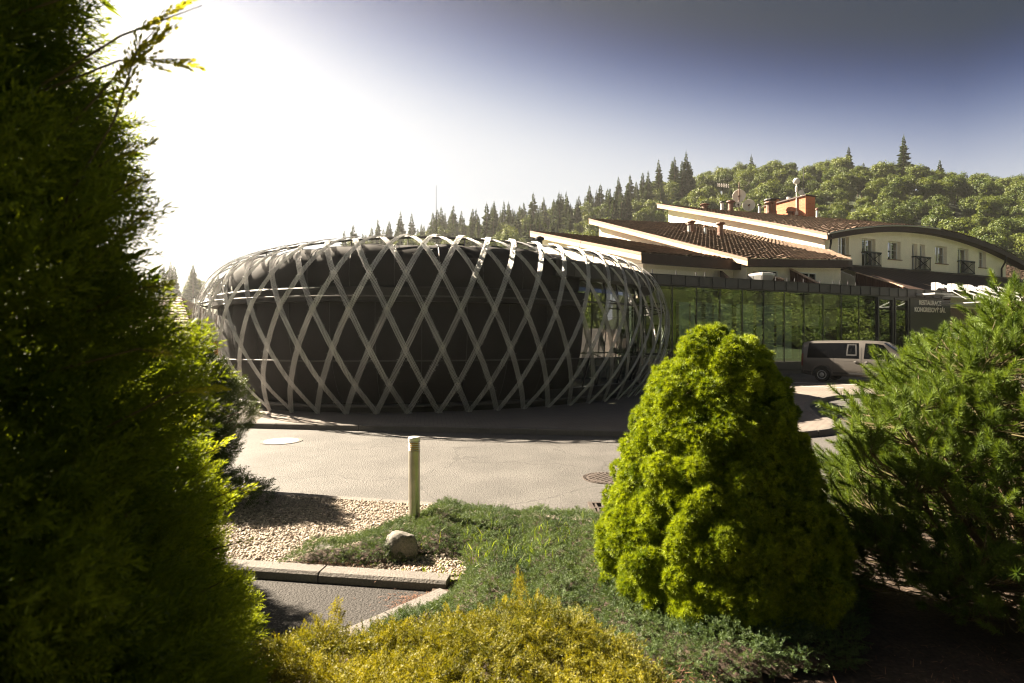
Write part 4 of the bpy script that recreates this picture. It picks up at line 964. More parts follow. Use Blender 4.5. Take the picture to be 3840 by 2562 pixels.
for sd in (-1, 1):
    MB().grid(vpatch(.28, 2.47, 4.15, 6.0, side=sd, skew0=.06, skew1=-.04)).build('rear_side_window', m_vanglass, van, smooth=True, local=True)
    w_ = MB().grid(vpatch(1.95, 2.38, 4.4, 5.8, .012, side=sd, skew0=.03, skew1=-.03)).build('sliding_window', m_plastic, van, smooth=True, local=True)
    MB().grid(vpatch(2.01, 2.32, 4.55, 5.65, .016, side=sd, skew0=.03, skew1=-.03)).build('sliding_glass', m_vanglass, w_, smooth=True, local=True)
    MB().grid(vpatch(2.66, 3.88, 4.15, 6.0, side=sd, skew0=.04, skew1=-.50)).build('front_side_window', m_vanglass, van, smooth=True, local=True)
    for x in (1.42, 2.56, 3.86): MB().grid(vpatch(x-.006, x+.006, .6, 6.3 if x < 3 else 4.0, .004, 1, sd)).build('door_seam', m_plastic, van, local=True)
    MB().grid(vpatch(.15, 4.2, 1.0, 1.35, .012, 20, sd)).build('sill_trim', m_plastic, van, local=True)
    MB().grid(vpatch(.15, 2.5, 3.35, 3.55, .010, 14, sd)).build('waist_crease', m_van, van, local=True)
    for x in (2.36, 2.80):
        hb = MB().tube([(x-.09, sd*.965, .95), (x, sd*.985, .955), (x+.09, sd*.965, .95)], .018, 6).build('door_handle', m_van, van, local=True)
        MB().lathe((x, sd*.952, .945), [(.06, 0), (.05, .006)], 12, ax=((1, 0, 0), (0, 0, 1), (0, sd, 0))).build('handle_cup', m_plastic, hb, local=True)
    mm = MB().box((3.55, sd*1.06, 1.14), (.14, .18, .24)).build('wing_mirror', m_plastic, van, local=True, bevel=.04)
    for x in (.95, 3.90):
        arch = [(x+.42*math.cos(t), sd*.957, .33+.42*math.sin(t)) for t in np.linspace(-.15, math.pi+.15, 22)]
        MB().prism(arch, (0, -sd*.02, 0)).build('wheel_arch', m_plastic, van, local=True)
        MB().tube([(x+.45*math.cos(t), sd*.955, .33+.45*math.sin(t)) for t in np.linspace(-.05, math.pi+.05, 22)], .035, 6).build('arch_flare', m_van, van, smooth=True, local=True)
        wh = MB().lathe((x, sd*.80, .33), [(.20, 0), (.31, 0), (.33, .03), (.33, .17), (.31, .20), (.22, .205), (.21, .18)], 28, ax=((1, 0, 0), (0, 0, 1), (0, sd, 0))).build('wheel', m_tyre, van, smooth=True, local=True)
        MB().lathe((x, sd*.80, .33), [(.21, .15), (.205, .195), (.18, .185), (.12, .17), (.07, .20), (.05, .205)], 24, ax=((1, 0, 0), (0, 0, 1), (0, sd, 0))).build('rim', m_rim, wh, smooth=True, local=True)
        for k in range(12):
            t = k*math.pi/6; MB().box((x+.155*math.cos(t), sd*.985, .33+.155*math.sin(t)), (.045, .012, .022), ((math.cos(t), 0, math.sin(t)), (0, 1, 0), (-math.sin(t), 0, math.cos(t)))).build('rim_slot', m_plastic, wh, local=True)
    MB().grid(vpatch(.005, .11, 2.2, 4.6, .012, 3, sd)).build('tail_lamp', m_red, van, local=True)
    MB().grid(vpatch(4.55, 4.84, 3.0, 4.6, .012, 4, sd)).build('headlight', m_dish, van, local=True)
wsP = np.array([[(x, y*(vsec(x)[6][0]-.02)/1.0, vsec(x)[9][1]+.006-.10*abs(y)**3*.35) for y in np.linspace(-1, 1, 13)] for x in np.linspace(3.40, 4.20, 8)])
MB().grid(wsP).build('windscreen', m_vanglass, van, smooth=True, local=True)
MB().tube([(3.15, -.25, 1.90), (2.95, -.25, 2.10)], .008, 5).build('aerial', m_dark, van, local=True)
MB().box((4.93, 0, .52), (.08, 1.3, .16)).build('bumper', m_plastic, van, local=True, bevel=.02)

# ------------------------------------------------------------------ bollard lamp and boulder
bx, by, bz = -1.0, 5.82, .08
bo = thing('bollard_lamp', 'slim weathered steel bollard lamp with louvred head in the ground cover', 'bollard', (bx, by, bz))
MB().lathe((bx, by, bz), [(.058, 0), (.058, .80)], 24).build('post', m_bollard, bo, smooth=False)
MB().lathe((bx, by, bz), [(.045, .78), (.045, .90)], 20).build('lens', m_amber, bo, smooth=True)
for k in range(5): MB().lathe((bx, by, bz+.805+k*.021), [(.047, 0), (.060, .002), (.060, .008), (.047, .010)], 24).build('louvre', m_bollardcap, bo)
MB().lathe((bx, by, bz), [(.063, .905), (.063, .935), (.055, .945), (.01, .947)], 24).build('cap', m_bollardcap, bo)
MB().lathe((bx, by, bz), [(.062, .0), (.062, .015)], 20).build('collar', m_rail, bo)
def rock(name, c, r_, sc, seed, m, label, cat='boulder'):
    bm = bmesh.new(); bmesh.ops.create_icosphere(bm, subdivisions=4, radius=1); r = np.random.default_rng(seed)
    dirs = r.normal(size=(9, 3)); dirs /= np.linalg.norm(dirs, axis=1)[:, None]; cut = r.uniform(.62, .9, 9); ph = r.uniform(0, 6, 6)
    for v in bm.verts:
        p = np.array(v.co)
        for d, k in zip(dirs, cut):
            e = p@d-k
            if e > 0: p = p-d*e*.85
        p = p*(1+.03*math.sin(p[0]*6+ph[0])*math.sin(p[1]*7+ph[1])+.018*math.sin(p[2]*13+ph[2]+p[0]*11)+.012*math.sin(p[1]*23+p[2]*19))
        v.co = Vector((p[0]*sc[0]*r_, p[1]*sc[1]*r_, p[2]*sc[2]*r_))
    me = bpy.data.meshes.new(name); bm.to_mesh(me); bm.free(); me.materials.append(m); me.polygons.foreach_set('use_smooth', [True]*len(me.polygons))
    o = put(name, me); o.location = c; return tag(o, label, cat)
rock('boulder', (-.98, 5.02, .15), .168, (.9, .8, 1.22), 4, m_rock, 'grey granite boulder in the creeping juniper in front of the bollard lamp')
rock('stone', (-1.70, 5.22, .10), .085, (1.2, .8, .6), 9, m_rock, 'small grey stone where the gravel meets the creeping juniper', 'stone')

# ------------------------------------------------------------------ foliage templates
def blade(b, d, n, l, w):
    d = d/np.linalg.norm(d); s = np.cross(d, n); s /= np.linalg.norm(s)+1e-9
    return [b, b+d*l*.45+s*w, b+d*l, b+d*l*.45-s*w]
def spray(seed, L=1., twigs=9, blades=4, ang=42, bl=.11, bw=.022, flat_=.25, bend=.12):
    """feathery branchlet along +Z: side twigs carrying small scale leaves"""
    r = np.random.default_rng(seed); V = []
    for i in range(twigs*2):
        f = .08+.84*(i/2)/twigs; b = np.array([bend*f*f, 0, f*L]); sd = 1 if i % 2 else -1
        tl = (.10+.34*(1-f))*r.uniform(.7, 1.2)
        d = np.array([r.normal(0, flat_)+bend, sd*math.sin(R(ang)), math.cos(R(ang))]); d /= np.linalg.norm(d)
        for k in range(blades):
            g = (k+.3)/blades; q = b+d*tl*g; e = d+np.array([r.normal(0, .35), r.normal(0, .35), .25+r.normal(0, .3)])
            V += blade(q, e, r.normal(size=3), bl*r.uniform(.7, 1.25), bw)
    for k in range(6):
        f = k/6+.05; V += blade(np.array([bend*f*f, 0, f*L]), np.array([bend*f+r.normal(0, .2), r.normal(0, .2), 1]), r.normal(size=3), bl*1.4, bw)
    V += blade(np.array([bend, 0, L*.94]), np.array([bend, 0, 1.]), np.array([1., 0, 0]), bl*1.4, bw*.9)
    V = np.array(V); F = np.arange(len(V)).reshape(-1, 4); return V, F
def tuft(seed, n=16, ln=1., w=.09, spread=1.0, up=.35):
    r = np.random.default_rng(seed); V = []
    for i in range(n):
        a = 2.39996*i; z = up+(1-up)*((i+.5)/n); rr = math.sqrt(max(0, 1-z*z))*spread
        d = np.array([math.cos(a)*rr, math.sin(a)*rr, z])+r.normal(0, .12, 3); d /= np.linalg.norm(d); s = np.cross(d, r.normal(size=3)); s /= np.linalg.norm(s)
        l = ln*r.uniform(.75, 1.1); V += [-s*w*.5, s*w*.5, d*l]
    V = np.array(V); return V, np.arange(len(V)).reshape(-1, 3)
def shoot(seed, n=150, L=1., nl=.26, w=.010, a0=38, a1=62):
    """pine shoot along +Z: needles all round a short stem, brush-like at the tip"""
    r = np.random.default_rng(seed); V = []
    for i in range(n):
        f = .12+.88*(i/n)**.8; a = 2.39996*i+r.normal(0, .2); t = R(a1+(a0-a1)*f+r.normal(0, 7)) if f < .93 else R(r.uniform(3, 38))
        d = np.array([math.cos(a)*math.sin(t), math.sin(a)*math.sin(t), math.cos(t)]); s = np.cross(d, r.normal(size=3)); s /= np.linalg.norm(s)
        b = np.array([0, 0, f*L]); l = nl*r.uniform(.8, 1.15); V += [b-s*w*.5, b+s*w*.5, b+d*l]
    V = np.array(V); return V, np.arange(len(V)).reshape(-1, 3)

def sprays(P, D, size, tint, seeds, **kw):
    return inst(P, frames(D), size, np.clip(tint, 0, 1), np.arange(len(P)) % len(seeds), [spray(sd, **kw) for sd in seeds])

def noise3(P, f, seed):
    r = np.random.default_rng(seed); out = 0
    for k in range(5):
        d = r.normal(size=3)*f*(1+.5*k); out = out+np.sin(P@d+r.uniform(0, 6))/(1+.4*k)
    return out/2.2

# ------------------------------------------------------------------ conifers on the left
def column(cx, cy, z0, prof, N, size, seed, leaf, name, label, cat='conifer', up=.55, tw=(.15, .95), core=None, amp=.22):
    """upright conifer: sprays through the outer layer of a column, darker-tinted sprays and bare stems inside"""
    r = np.random.default_rng(seed); hz = np.array([p[0] for p in prof]); hr = np.array([p[1] for p in prof])
    h = np.interp(r.uniform(0, 1, N), np.linspace(0, 1, 60), np.interp(np.linspace(0, 1, 60), np.r_[0, np.cumsum(np.diff(hz)*(hr[1:]+hr[:-1]))]/np.sum(np.diff(hz)*(hr[1:]+hr[:-1])), hz))
    th = r.uniform(0, 2*np.pi, N); dirs = np.stack([np.cos(th), np.sin(th), h*0], 1)
    Rr = np.interp(h, hz, hr); lump = noise3(np.stack([np.cos(th)*Rr, np.sin(th)*Rr, h], 1), 4.5, seed)
    rad = Rr*(1+amp*lump)*(1-.30*r.uniform(0, 1, N)**2.2) - size*.55
    P = np.stack([cx+dirs[:, 0]*rad, cy+dirs[:, 1]*rad, z0+h], 1)
    D = dirs+np.array([0, 0, up])+r.normal(0, .28, (N, 3))
    tint = np.clip(tw[0]+(tw[1]-tw[0])*(.5+.35*lump+r.normal(0, .16, N)), 0, 1)
    A_ = sprays(P, D, size*r.uniform(.6, 1.5, N), tint, [seed+k for k in range(5)], bw=.014, twigs=9, blades=4)
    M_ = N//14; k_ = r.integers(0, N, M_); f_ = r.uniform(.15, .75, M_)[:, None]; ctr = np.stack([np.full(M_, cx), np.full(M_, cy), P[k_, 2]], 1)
    B_ = sprays(ctr+(P[k_]-ctr)*f_, D[k_]+r.normal(0, .4, (M_, 3)), size*r.uniform(1.6, 2.4, M_), tint[k_]*.7, [seed+9, seed+10], bw=.034, twigs=6, blades=2, bl=.2)  # inner sprays tinted darker: the crown's inner shade put into leaf colour
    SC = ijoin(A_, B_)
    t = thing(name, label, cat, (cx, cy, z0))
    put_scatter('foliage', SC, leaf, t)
    tr = MB(); tr.tube([(cx, cy, z0-.05), (cx+.03, cy, z0+hz[-1]*.5), (cx, cy, z0+hz[-1]*.96)], [.09, .06, .015], 8); tr.build('trunk', m_bark, t, smooth=True)
    br = MB()
    for k in range(90):
        hh = r.uniform(hz[0]+.1, hz[-1]*.93); a = r.uniform(0, 6.28); q = np.interp(hh, hz, hr)*.85
        br.tube([(cx, cy, z0+hh-.25*q), (cx+math.cos(a)*q*.5, cy+math.sin(a)*q*.5, z0+hh-.05), (cx+math.cos(a)*q, cy+math.sin(a)*q, z0+hh+.15*q)], [.02, .013, .005], 4, False)
    br.build('branch', m_bark, t); return t
c1 = column(-1.80, 1.62, .05, [(.0, .72), (.4, .88), (.8, .86), (1.2, .73), (1.6, .68), (2.0, .66), (2.4, .58), (2.7, .49), (2.95, .41), (3.3, .34), (3.7, .28), (4.3, .15)], 20000, .14, 21, l_thuja, 'conifer', 'tall dark conifer close to the camera filling the left edge', up=.5)
# loose long shoots at the outline of that conifer
P = []; D = []; SZ = []
for x, y, z, dx, dy, dz, l in ((-1.16, 1.62, 2.72, .42, .1, .62, .26), (-1.10, 1.60, 2.86, .75, .05, .32, .24), (-1.12, 1.62, 2.80, .86, .0, .02, .22), (-1.16, 1.60, 3.0, .6, 0, -.05, .2), (-1.14, 1.62, 2.52, .6, .1, .3, .13), (-1.12, 1.60, 2.42, .7, .0, .35, .10), (-1.10, 1.6, 2.3, .6, -.1, .5, .10), (-1.07, 1.62, 2.15, .75, 0, .1, .10), (-1.05, 1.6, 1.98, .7, 0, -.15, .10), (-1.12, 1.6, 2.62, .3, 0, .9, .24), (-.98, 1.65, 1.85, .8, 0, .15, .15)):
    P.append((x, y, z)); D.append((dx, dy, dz)); SZ.append(l)
for i in range(len(P)):
    tv, tf = spray(60+i, twigs=12, blades=4, ang=36, bl=.10, bw=.030, bend=.18); tv = tv*np.array([.6, .6, 1.0])
    V, F, T = scatter(tv, tf, frames(np.array([D[i]], float)), np.array([P[i]], float), [SZ[i]*1.05], np.array([.7]))
    q0 = np.array(P[i]); q1 = np.array(D[i], float)/np.linalg.norm(D[i])
    stem = put('long_shoot', npmesh('long_shoot', V, F, l_long, np.clip(T+np.repeat(rng.normal(0, .2, len(T)//4), 4), 0, 1)), c1)
    MB().tube([q0-q1*.16-np.array([.10, 0, .10]), q0, q0+q1*SZ[i]*.55, q0+q1*SZ[i]*1.0+frames(np.array([D[i]], float), np.zeros(1))[0][:, 0]*0], [.004, .003, .002, .001], 5).build('shoot_stem', m_shoot, stem)
c2_ = column(-1.74, 2.4, .05, [(0, .45), (.4, .54), (.7, .53), (1.14, .47), (1.45, .38), (1.75, .15)], 11000, .10, 33, l_bright, 'juniper_bush', 'bushy juniper with bright yellow-green tips at the foot of the tall dark conifer', 'juniper', up=.5, tw=(.1, .9))
for px_, py_, dx, dz, l in ((395, 945, .6, .75, .20), (410, 985, .8, .5, .18), (440, 1005, .7, .7, .22), (455, 1050, .85, .4, .2), (480, 1090, .75, .6, .18), (500, 1140, .9, .35, .24), (515, 1165, .85, .5, .20), (520, 1205, .9, .2, .16), (535, 1250, .85, .3, .16), (540, 1320, .8, .4, .14), (455, 985, .6, .8, .16), (478, 1130, .8, .7, .16), (425, 930, .5, .9, .15), (550, 1400, .8, .4, .13)):
    x = (px_*.43574-512)/569*2.4-.10; z = 2-(py_*.43574-341.5)/569*2.4-.04; d_ = np.array([[dx, rng.normal(-.15, .15), dz]]); p_ = np.array([[x, 2.4+rng.normal(0, .06), z]])
    tv, tf = spray(int(px_), twigs=13, blades=4, ang=36, bl=.085, bw=.020, bend=.2); tv = tv*np.array([.6, .6, 1.0])
    V, F, T = scatter(tv, tf, frames(d_), p_, [l*1.1], np.array([.7]))
    q0 = p_[0]; q1 = d_[0]/np.linalg.norm(d_[0]); o = put('long_shoot', npmesh('long_shoot', V, F, l_sprig, np.clip(T+np.repeat(rng.normal(0, .2, len(T)//4), 4), 0, 1)), c2_)
    MB().tube([q0-q1*.15, q0, q0+q1*l*.9], [.005, .004, .0015], 5).build('shoot_stem', m_shoot, o)
column(-3.70, 4.85, .05, [(0, .4), (.3, .60), (1.0, .58), (1.5, .44), (1.9, .26), (2.25, .08)], 8000, .12, 37, l_thuja, 'conifer', 'small dark conifer half hidden behind the bright-tipped juniper', up=.5)
# yew-like shrub with upright shoots
def brush_bush(name, label, cat, c, tips, dirs, L, nl, w, leaf, n, seed, twigr=.008, root=None, tw=(.1, .95), mains=10):
    r = np.random.default_rng(seed); t = thing(name, label, cat, c); N = len(tips); idx = np.arange(N) % 4
    sz = r.uniform(.75, 1.25, N)*L; tint = np.clip(tw[0]+(tw[1]-tw[0])*(.5+r.normal(0, .22, N)), 0, 1)
    put_scatter('foliage', inst(tips, frames(dirs, r=r), sz, np.clip(tint, 0, 1), idx, [shoot(seed+q, n, 1., nl/L, w/L) for q in range(4)]), leaf, t)
    br = MB(); root = np.array(root if root is not None else c, float)
    # main limbs
    limbs = []
    for k in range(mains):
        e = tips[r.integers(N)]; m1 = root+(e-root)*.5+np.array([0, 0, -.12*np.linalg.norm(e-root)])+r.normal(0, .05, 3)
        q = crom([root+r.normal(0, .04, 3)*[1, 1, 0], m1, e], 9); limbs.append(q); br.tube(q.tolist(), list(np.linspace(.035, .008, 9)), 6, False)
    L_ = np.concatenate([q[2:] for q in limbs])
    br.build('limb', m_bark, t, smooth=True)
    tw_ = MB()
    for i in range(N):
        b = tips[i]; d = L_-b; k = np.argmin((d**2).sum(1)+(L_[:, 2] > b[2])*1.0); a = L_[k]
        e = b+dirs[i]/np.linalg.norm(dirs[i])*sz[i]*.95
        if i % 9 or seed == 41: a = b+(a-b)*min(1, .22/max(.01, np.linalg.norm(a-b)))
        tw_.tube([a, (a+b)/2+np.array([0, 0, -.02]), b, e], [twigr*1.3, twigr, twigr*.8, twigr*.4], 3, False)
    tw_.build('twig', m_shoot, t); return t
column(-4.22, 7.5, .08, [(0, .35), (.4, .60), (.9, .70), (1.3, .56), (1.55, .38), (1.85, .10)], 4200, .15, 45, l_yew, 'yew_shrub', 'upright dark yew shrub at the far end of the white gravel', 'yew', up=1.1, tw=(.05, .95), amp=.32)
# low spreading juniper at the gravel's far corner
def mound_sprays(poly, zf, N, size, seed, leaf, tw, up=(.5, .5), out=None, margin=0):
    r = np.random.default_rng(seed); xs = [p[0] for p in poly]; ys = [p[1] for p in poly]; P = []
    while len(P) < N:
        x, y = r.uniform(min(xs), max(xs), 4000), r.uniform(min(ys), max(ys), 4000); m_ = inpoly(x, y, poly)
        P += list(zip(x[m_], y[m_]))
    P = np.array(P[:N]); z = zf(P[:, 0], P[:, 1]); k = r.uniform(.72, 1.0, N)
    g = .03; gx_ = (zf(P[:, 0]+g, P[:, 1])-zf(P[:, 0]-g, P[:, 1]))/(2*g); gy_ = (zf(P[:, 0], P[:, 1]+g)-zf(P[:, 0], P[:, 1]-g))/(2*g)
    gl_ = np.clip(np.hypot(gx_, gy_), .001, 9); cl = np.clip(gl_, 0, 1.0)/gl_
    a = r.uniform(0, 6.28, N); D = np.stack([-gx_*cl*.8+np.cos(a)*up[0], -gy_*cl*.8+np.sin(a)*up[0], np.full(N, up[1])], 1)+r.normal(0, .15, (N, 3))
    pos = np.stack([P[:, 0], P[:, 1], .06+(z-.06)*k], 1)
    n_ = noise3(pos, 6., seed); tint = np.clip(tw[0]+(tw[1]-tw[0])*(.5+.3*n_+r.normal(0, .18, N)), 0, 1)
    return sprays(pos, D, size*r.uniform(.65, 1.3, N), tint, [seed+q for q in range(5)], twigs=8, blades=3, bw=.024, bl=.12)
def bumps(seed, poly, h, edge, lump=.35, f=5.):
    def zf(x, y):
        d = polydist(x, y, poly); e = np.clip(d/edge, 0, 1); e = np.sqrt(np.clip(1-(1-e)**2, 0, 1))
        n_ = noise3(np.stack([x, y, 0*x], -1).reshape(-1, 3), f, seed).reshape(np.shape(x))
        return .085+h*e*(1+lump*n_)
    return zf
lj = [(-4.2, 6.1), (-3.5, 5.9), (-3.0, 6.25), (-2.82, 6.7), (-3.2, 7.0), (-4.3, 7.1)]
zf = bumps(3, lj, .34, .4)
SC = mound_sprays(lj, zf, 1100, .13, 71, l_yew, (.1, .8), up=(.8, .5))
t = thing('low_juniper', 'low dark spreading juniper at the far left corner of the white gravel', 'juniper', (-3.5, 6.5, .08)); put_scatter('foliage', SC, l_yew, t)
mb = MB()
for k in range(24):
    a = random.uniform(0, 6.28); q = random.uniform(.3, .65); mb.tube([(-3.5, 6.5, .08), (-3.5+.5*q*math.cos(a), 6.5+.4*q*math.sin(a), .22), (-3.5+q*math.cos(a), 6.5+.7*q*math.sin(a), .34)], [.02, .012, .005], 4, False)
mb.build('branch', m_bark, t)

# ------------------------------------------------------------------ gravel pebbles
def pebbles(poly, N, seed, smin, smax, z, name, avoid=None):
    r = np.random.default_rng(seed); bm = bmesh.new(); bmesh.ops.create_icosphere(bm, subdivisions=2, radius=1)
    tv = np.array([v.co[:] for v in bm.verts]); tf = np.array([[v.index for v in f.verts] for f in bm.faces]); bm.free()
    xs = [p[0] for p in poly]; ys = [p[1] for p in poly]; P = np.empty((0, 2))
    while len(P) < N:
        q = np.stack([r.uniform(min(xs), max(xs), 6000), r.uniform(min(ys), max(ys), 6000)], 1); k = inpoly(q[:, 0], q[:, 1], poly)
        if avoid is not None: k &= ~avoid(q[:, 0], q[:, 1])
        P = np.vstack([P, q[k]])
    P = P[:N]; s = r.uniform(smin, smax, N)
    Mx = frames(r.normal(0, .35, (N, 3))+np.array([0, 0, 1.]), r=r); sc3 = np.stack([np.ones(N), r.uniform(.6, .9, N), r.uniform(.45, .65, N)], 1)*s[:, None]
    pos = np.column_stack([P, z+s*.35+r.uniform(0, .012, N)])
    temps = [(tv*(1+.10*noise3(tv, 2.2, q)[:, None]), tf) for q in range(4)]
    return tag(put_scatter(name, inst(pos, Mx, sc3, np.clip(r.normal(.55, .25, N), 0, 1), np.arange(N) % 4, temps), l_peb, smooth=True), 'pale rounded pebbles of the gravel bed', 'gravel', kind='stuff')
cover = [(-2.02, 4.86), (-1.55, 5.22), (-1.22, 5.75), (-.75, 6.42), (.1, 6.22), (1.0, 5.85), (1.7, 5.5), (2.9, 4.6), (2.0, 3.3), (.4, 2.95), (-.72, 3.30), (-.98, 3.62), (-.62, 3.98), (-.42, 4.22), (-.36, 4.62), (-.45, 5.02), (-.75, 5.06), (-1.05, 4.82), (-1.5, 4.80)]
gp = [(-.40, 4.62), (-2.33, 4.92), (-4.6, 5.25), (-4.6, 7.48), (-3.2, 7.14), (-1.2, 6.69), (-.2, 6.46), (-.2, 4.6)]
pebbles(gp, 21000, 3, .008, .0165, .085, 'gravel', avoid=lambda x, y: inpoly(x, y, cover) & (polydist(x, y, cover) > .18))
pebbles([(.6, 1.9), (1.9, 1.9), (1.9, 2.75), (1.3, 2.8), (.7, 2.5)], 260, 8, .012, .024, .075, 'gravel')

# ------------------------------------------------------------------ creeping juniper, grass, golden juniper
zc = bumps(17, cover, .165, .30, .40, 4.5)
gx, gy = np.meshgrid(np.linspace(-2.1, 3.0, 110), np.linspace(2.9, 6.5, 80), indexing='ij'); ins = inpoly(gx, gy, cover)
zz = np.where(ins, .02+(zc(gx, gy)-.02)*.62, .0)
core = MB().grid(np.stack([gx, gy, zz], 2)); core.f = [f for f in core.f if all(ins.ravel()[i] for i in f)]
bed = core.build('creeping_juniper_stems', m_soil, smooth=True); tag(bed, 'brown stems under the green creeping juniper', 'ground cover', kind='stuff')
SC = mound_sprays(cover, zc, 26000, .062, 81, l_cover, (.05, .95), up=(.8, .5))
tag(put_scatter('ground_cover', SC, l_cover), 'grey-green creeping juniper carpeting the bed round the bollard lamp', 'ground cover', kind='stuff')
r = np.random.default_rng(19); N = 260
cx_ = np.concatenate([r.normal(-.15, .28, 150), r.normal(.35, .4, 70), r.normal(-.4, .2, 40)]); cy_ = np.concatenate([r.normal(4.85, .22, 150), r.normal(5.3, .2, 70), r.normal(4.65, .08, 40)])
GV = []
for x, y in zip(cx_, cy_):
    z = float(zc(np.array([x]), np.array([y]))[0]) if inpoly(np.array([x]), np.array([y]), cover)[0] else .09
    a = r.uniform(0, 6.28); l = r.uniform(.05, .13); s = np.array([math.cos(a), math.sin(a), 0])*.0045; b = np.array([x, y, z-.03]); lean = np.array([r.normal(0, .3), r.normal(0, .3), 1]); m1 = b+lean*l*.6; tip = b+lean*l+np.array([r.normal(0, .03), r.normal(0, .03), -.01])
    GV += [b-s, b+s, m1+s*.8, m1-s*.8, m1-s*.8, m1+s*.8, tip+s*.1, tip-s*.1]
GV = np.array(GV); tag(put('grass', npmesh('grass', GV, np.arange(len(GV)).reshape(-1, 4), l_grass, np.repeat(r.uniform(0, 1, N), 8))), 'bright grass blades growing through the creeping juniper', 'grass', kind='stuff')
# golden juniper along the bottom edge
gold = [(-2.0, 1.3), (-1.75, 2.4), (-1.50, 2.85), (-1.10, 3.15), (-.55, 3.22), (-.1, 3.30), (.32, 3.25), (.62, 2.95), (.80, 2.65), (.62, 2.15), (.5, 1.4), (-.6, 1.1)]
zg = bumps(29, gold, .46, .30, .30, 4.)
V1 = mound_sprays(gold, zg, 15000, .088, 91, l_gold, (.05, .95), up=(.85, .55)); PL = []; PD = []
for (x, y, z, dx, dz, n_) in ((-.98, 2.98, .36, .18, .9, 26), (-.80, 3.0, .34, .75, .55, 20), (.02, 3.2, .40, .12, 1.0, 26), (-1.3, 2.75, .36, -.3, .8, 8), (-.35, 3.1, .36, .1, 1, 7), (.35, 3.0, .34, .25, .9, 8)):
    for k in range(n_):
        f = (k+.5)/n_; ln = .24 if n_ > 10 else .13
        PL.append((x+dx*ln*f+random.gauss(0, .055*(1.25-f)), y+random.gauss(0, .055*(1.25-f)), z+dz*ln*f)); PD.append((dx+random.gauss(0, .35), random.gauss(0, .35), dz+.3))
PL = np.array(PL); PD = np.array(PD); V2 = sprays(PL, PD, np.full(len(PL), .10)*rng.uniform(.7, 1.2, len(PL)), rng.uniform(.55, 1, len(PL)), [95, 96, 97])
SC = ijoin(V1, V2)
t = thing('golden_juniper', 'golden-yellow spreading juniper across the bottom edge of the picture', 'juniper', (-.5, 2.3, .08)); put_scatter('foliage', SC, l_gold, t)
gx, gy = np.meshgrid(np.linspace(-2.0, .85, 60), np.linspace(1.1, 3.35, 50), indexing='ij'); ins = inpoly(gx, gy, gold); zz = np.where(ins, .02+(zg(gx, gy)-.02)*.5, 0)
core = MB().grid(np.stack([gx, gy, zz], 2)); core.f = [f for f in core.f if all(ins.ravel()[i] for i in f)]; core.build('stem_mat', m_soil, t, smooth=True)
g2 = [(2.0, 1.75), (2.0, 2.25), (2.5, 2.3), (2.7, 1.6)]; zq = bumps(31, g2, .25, .25)
SC = mound_sprays(g2, zq, 500, .11, 98, l_gold, (.1, .8), up=(.6, .8)); t = thing('golden_juniper', 'small golden juniper sprig in the bottom right corner', 'juniper', (2.3, 2.0, .08)); put_scatter('foliage', SC, l_gold, t)
# dry litter and twigs
r = np.random.default_rng(23)
def litter(name, label, pts, ln, w, leaf):
    N = len(pts); D = np.stack([r.normal(size=N), r.normal(size=N), np.abs(r.normal(0, .25, N))+.05], 1); D /= np.linalg.norm(D, axis=1)[:, None]; s = np.cross(D, [0, 0, 1.]); s /= np.linalg.norm(s, axis=1)[:, None]
    l = r.uniform(.5, 1.3, N)[:, None]*ln; V = np.stack([pts-s*w, pts+s*w, pts+D*l+s*w*.6, pts+D*l-s*w*.6], 1).reshape(-1, 3)
    return tag(put(name, npmesh(name, V, np.arange(len(V)).reshape(-1, 4), leaf, np.repeat(r.uniform(0, 1, N), 4))), label, 'litter', kind='stuff')
pts = np.concatenate([np.stack([r.normal(-.68, .13, 500), r.normal(4.28, .07, 500), np.full(500, .056)], 1), np.stack([r.normal(-1.55, .18, 380), r.normal(4.80, .05, 380), np.full(380, .12)], 1), np.stack([r.normal(1.25, .45, 1600), r.normal(2.6, .28, 1600), np.full(1600, .085)], 1), np.stack([r.normal(.75, .2, 900), r.normal(3.05, .18, 900), r.uniform(.1, .2, 900)], 1), np.stack([r.normal(-.75, .25, 250), r.normal(4.75, .1, 250), np.full(250, .1)], 1), np.stack([r.uniform(1.5, 4.5, 1500), r.uniform(1.8, 3.6, 1500), np.full(1500, .085)], 1)])
litter('dry_litter', 'reddish dry needles lying on the parking bay and bed soil', pts, .035, .0016, l_dry)
pts = np.stack([r.normal(1.15, .4, 160), r.normal(2.6, .25, 160), np.full(160, .10)], 1)
litter('dry_twigs', 'dry brown twigs on the soil below the cone bush', pts, .16, .003, l_dry)

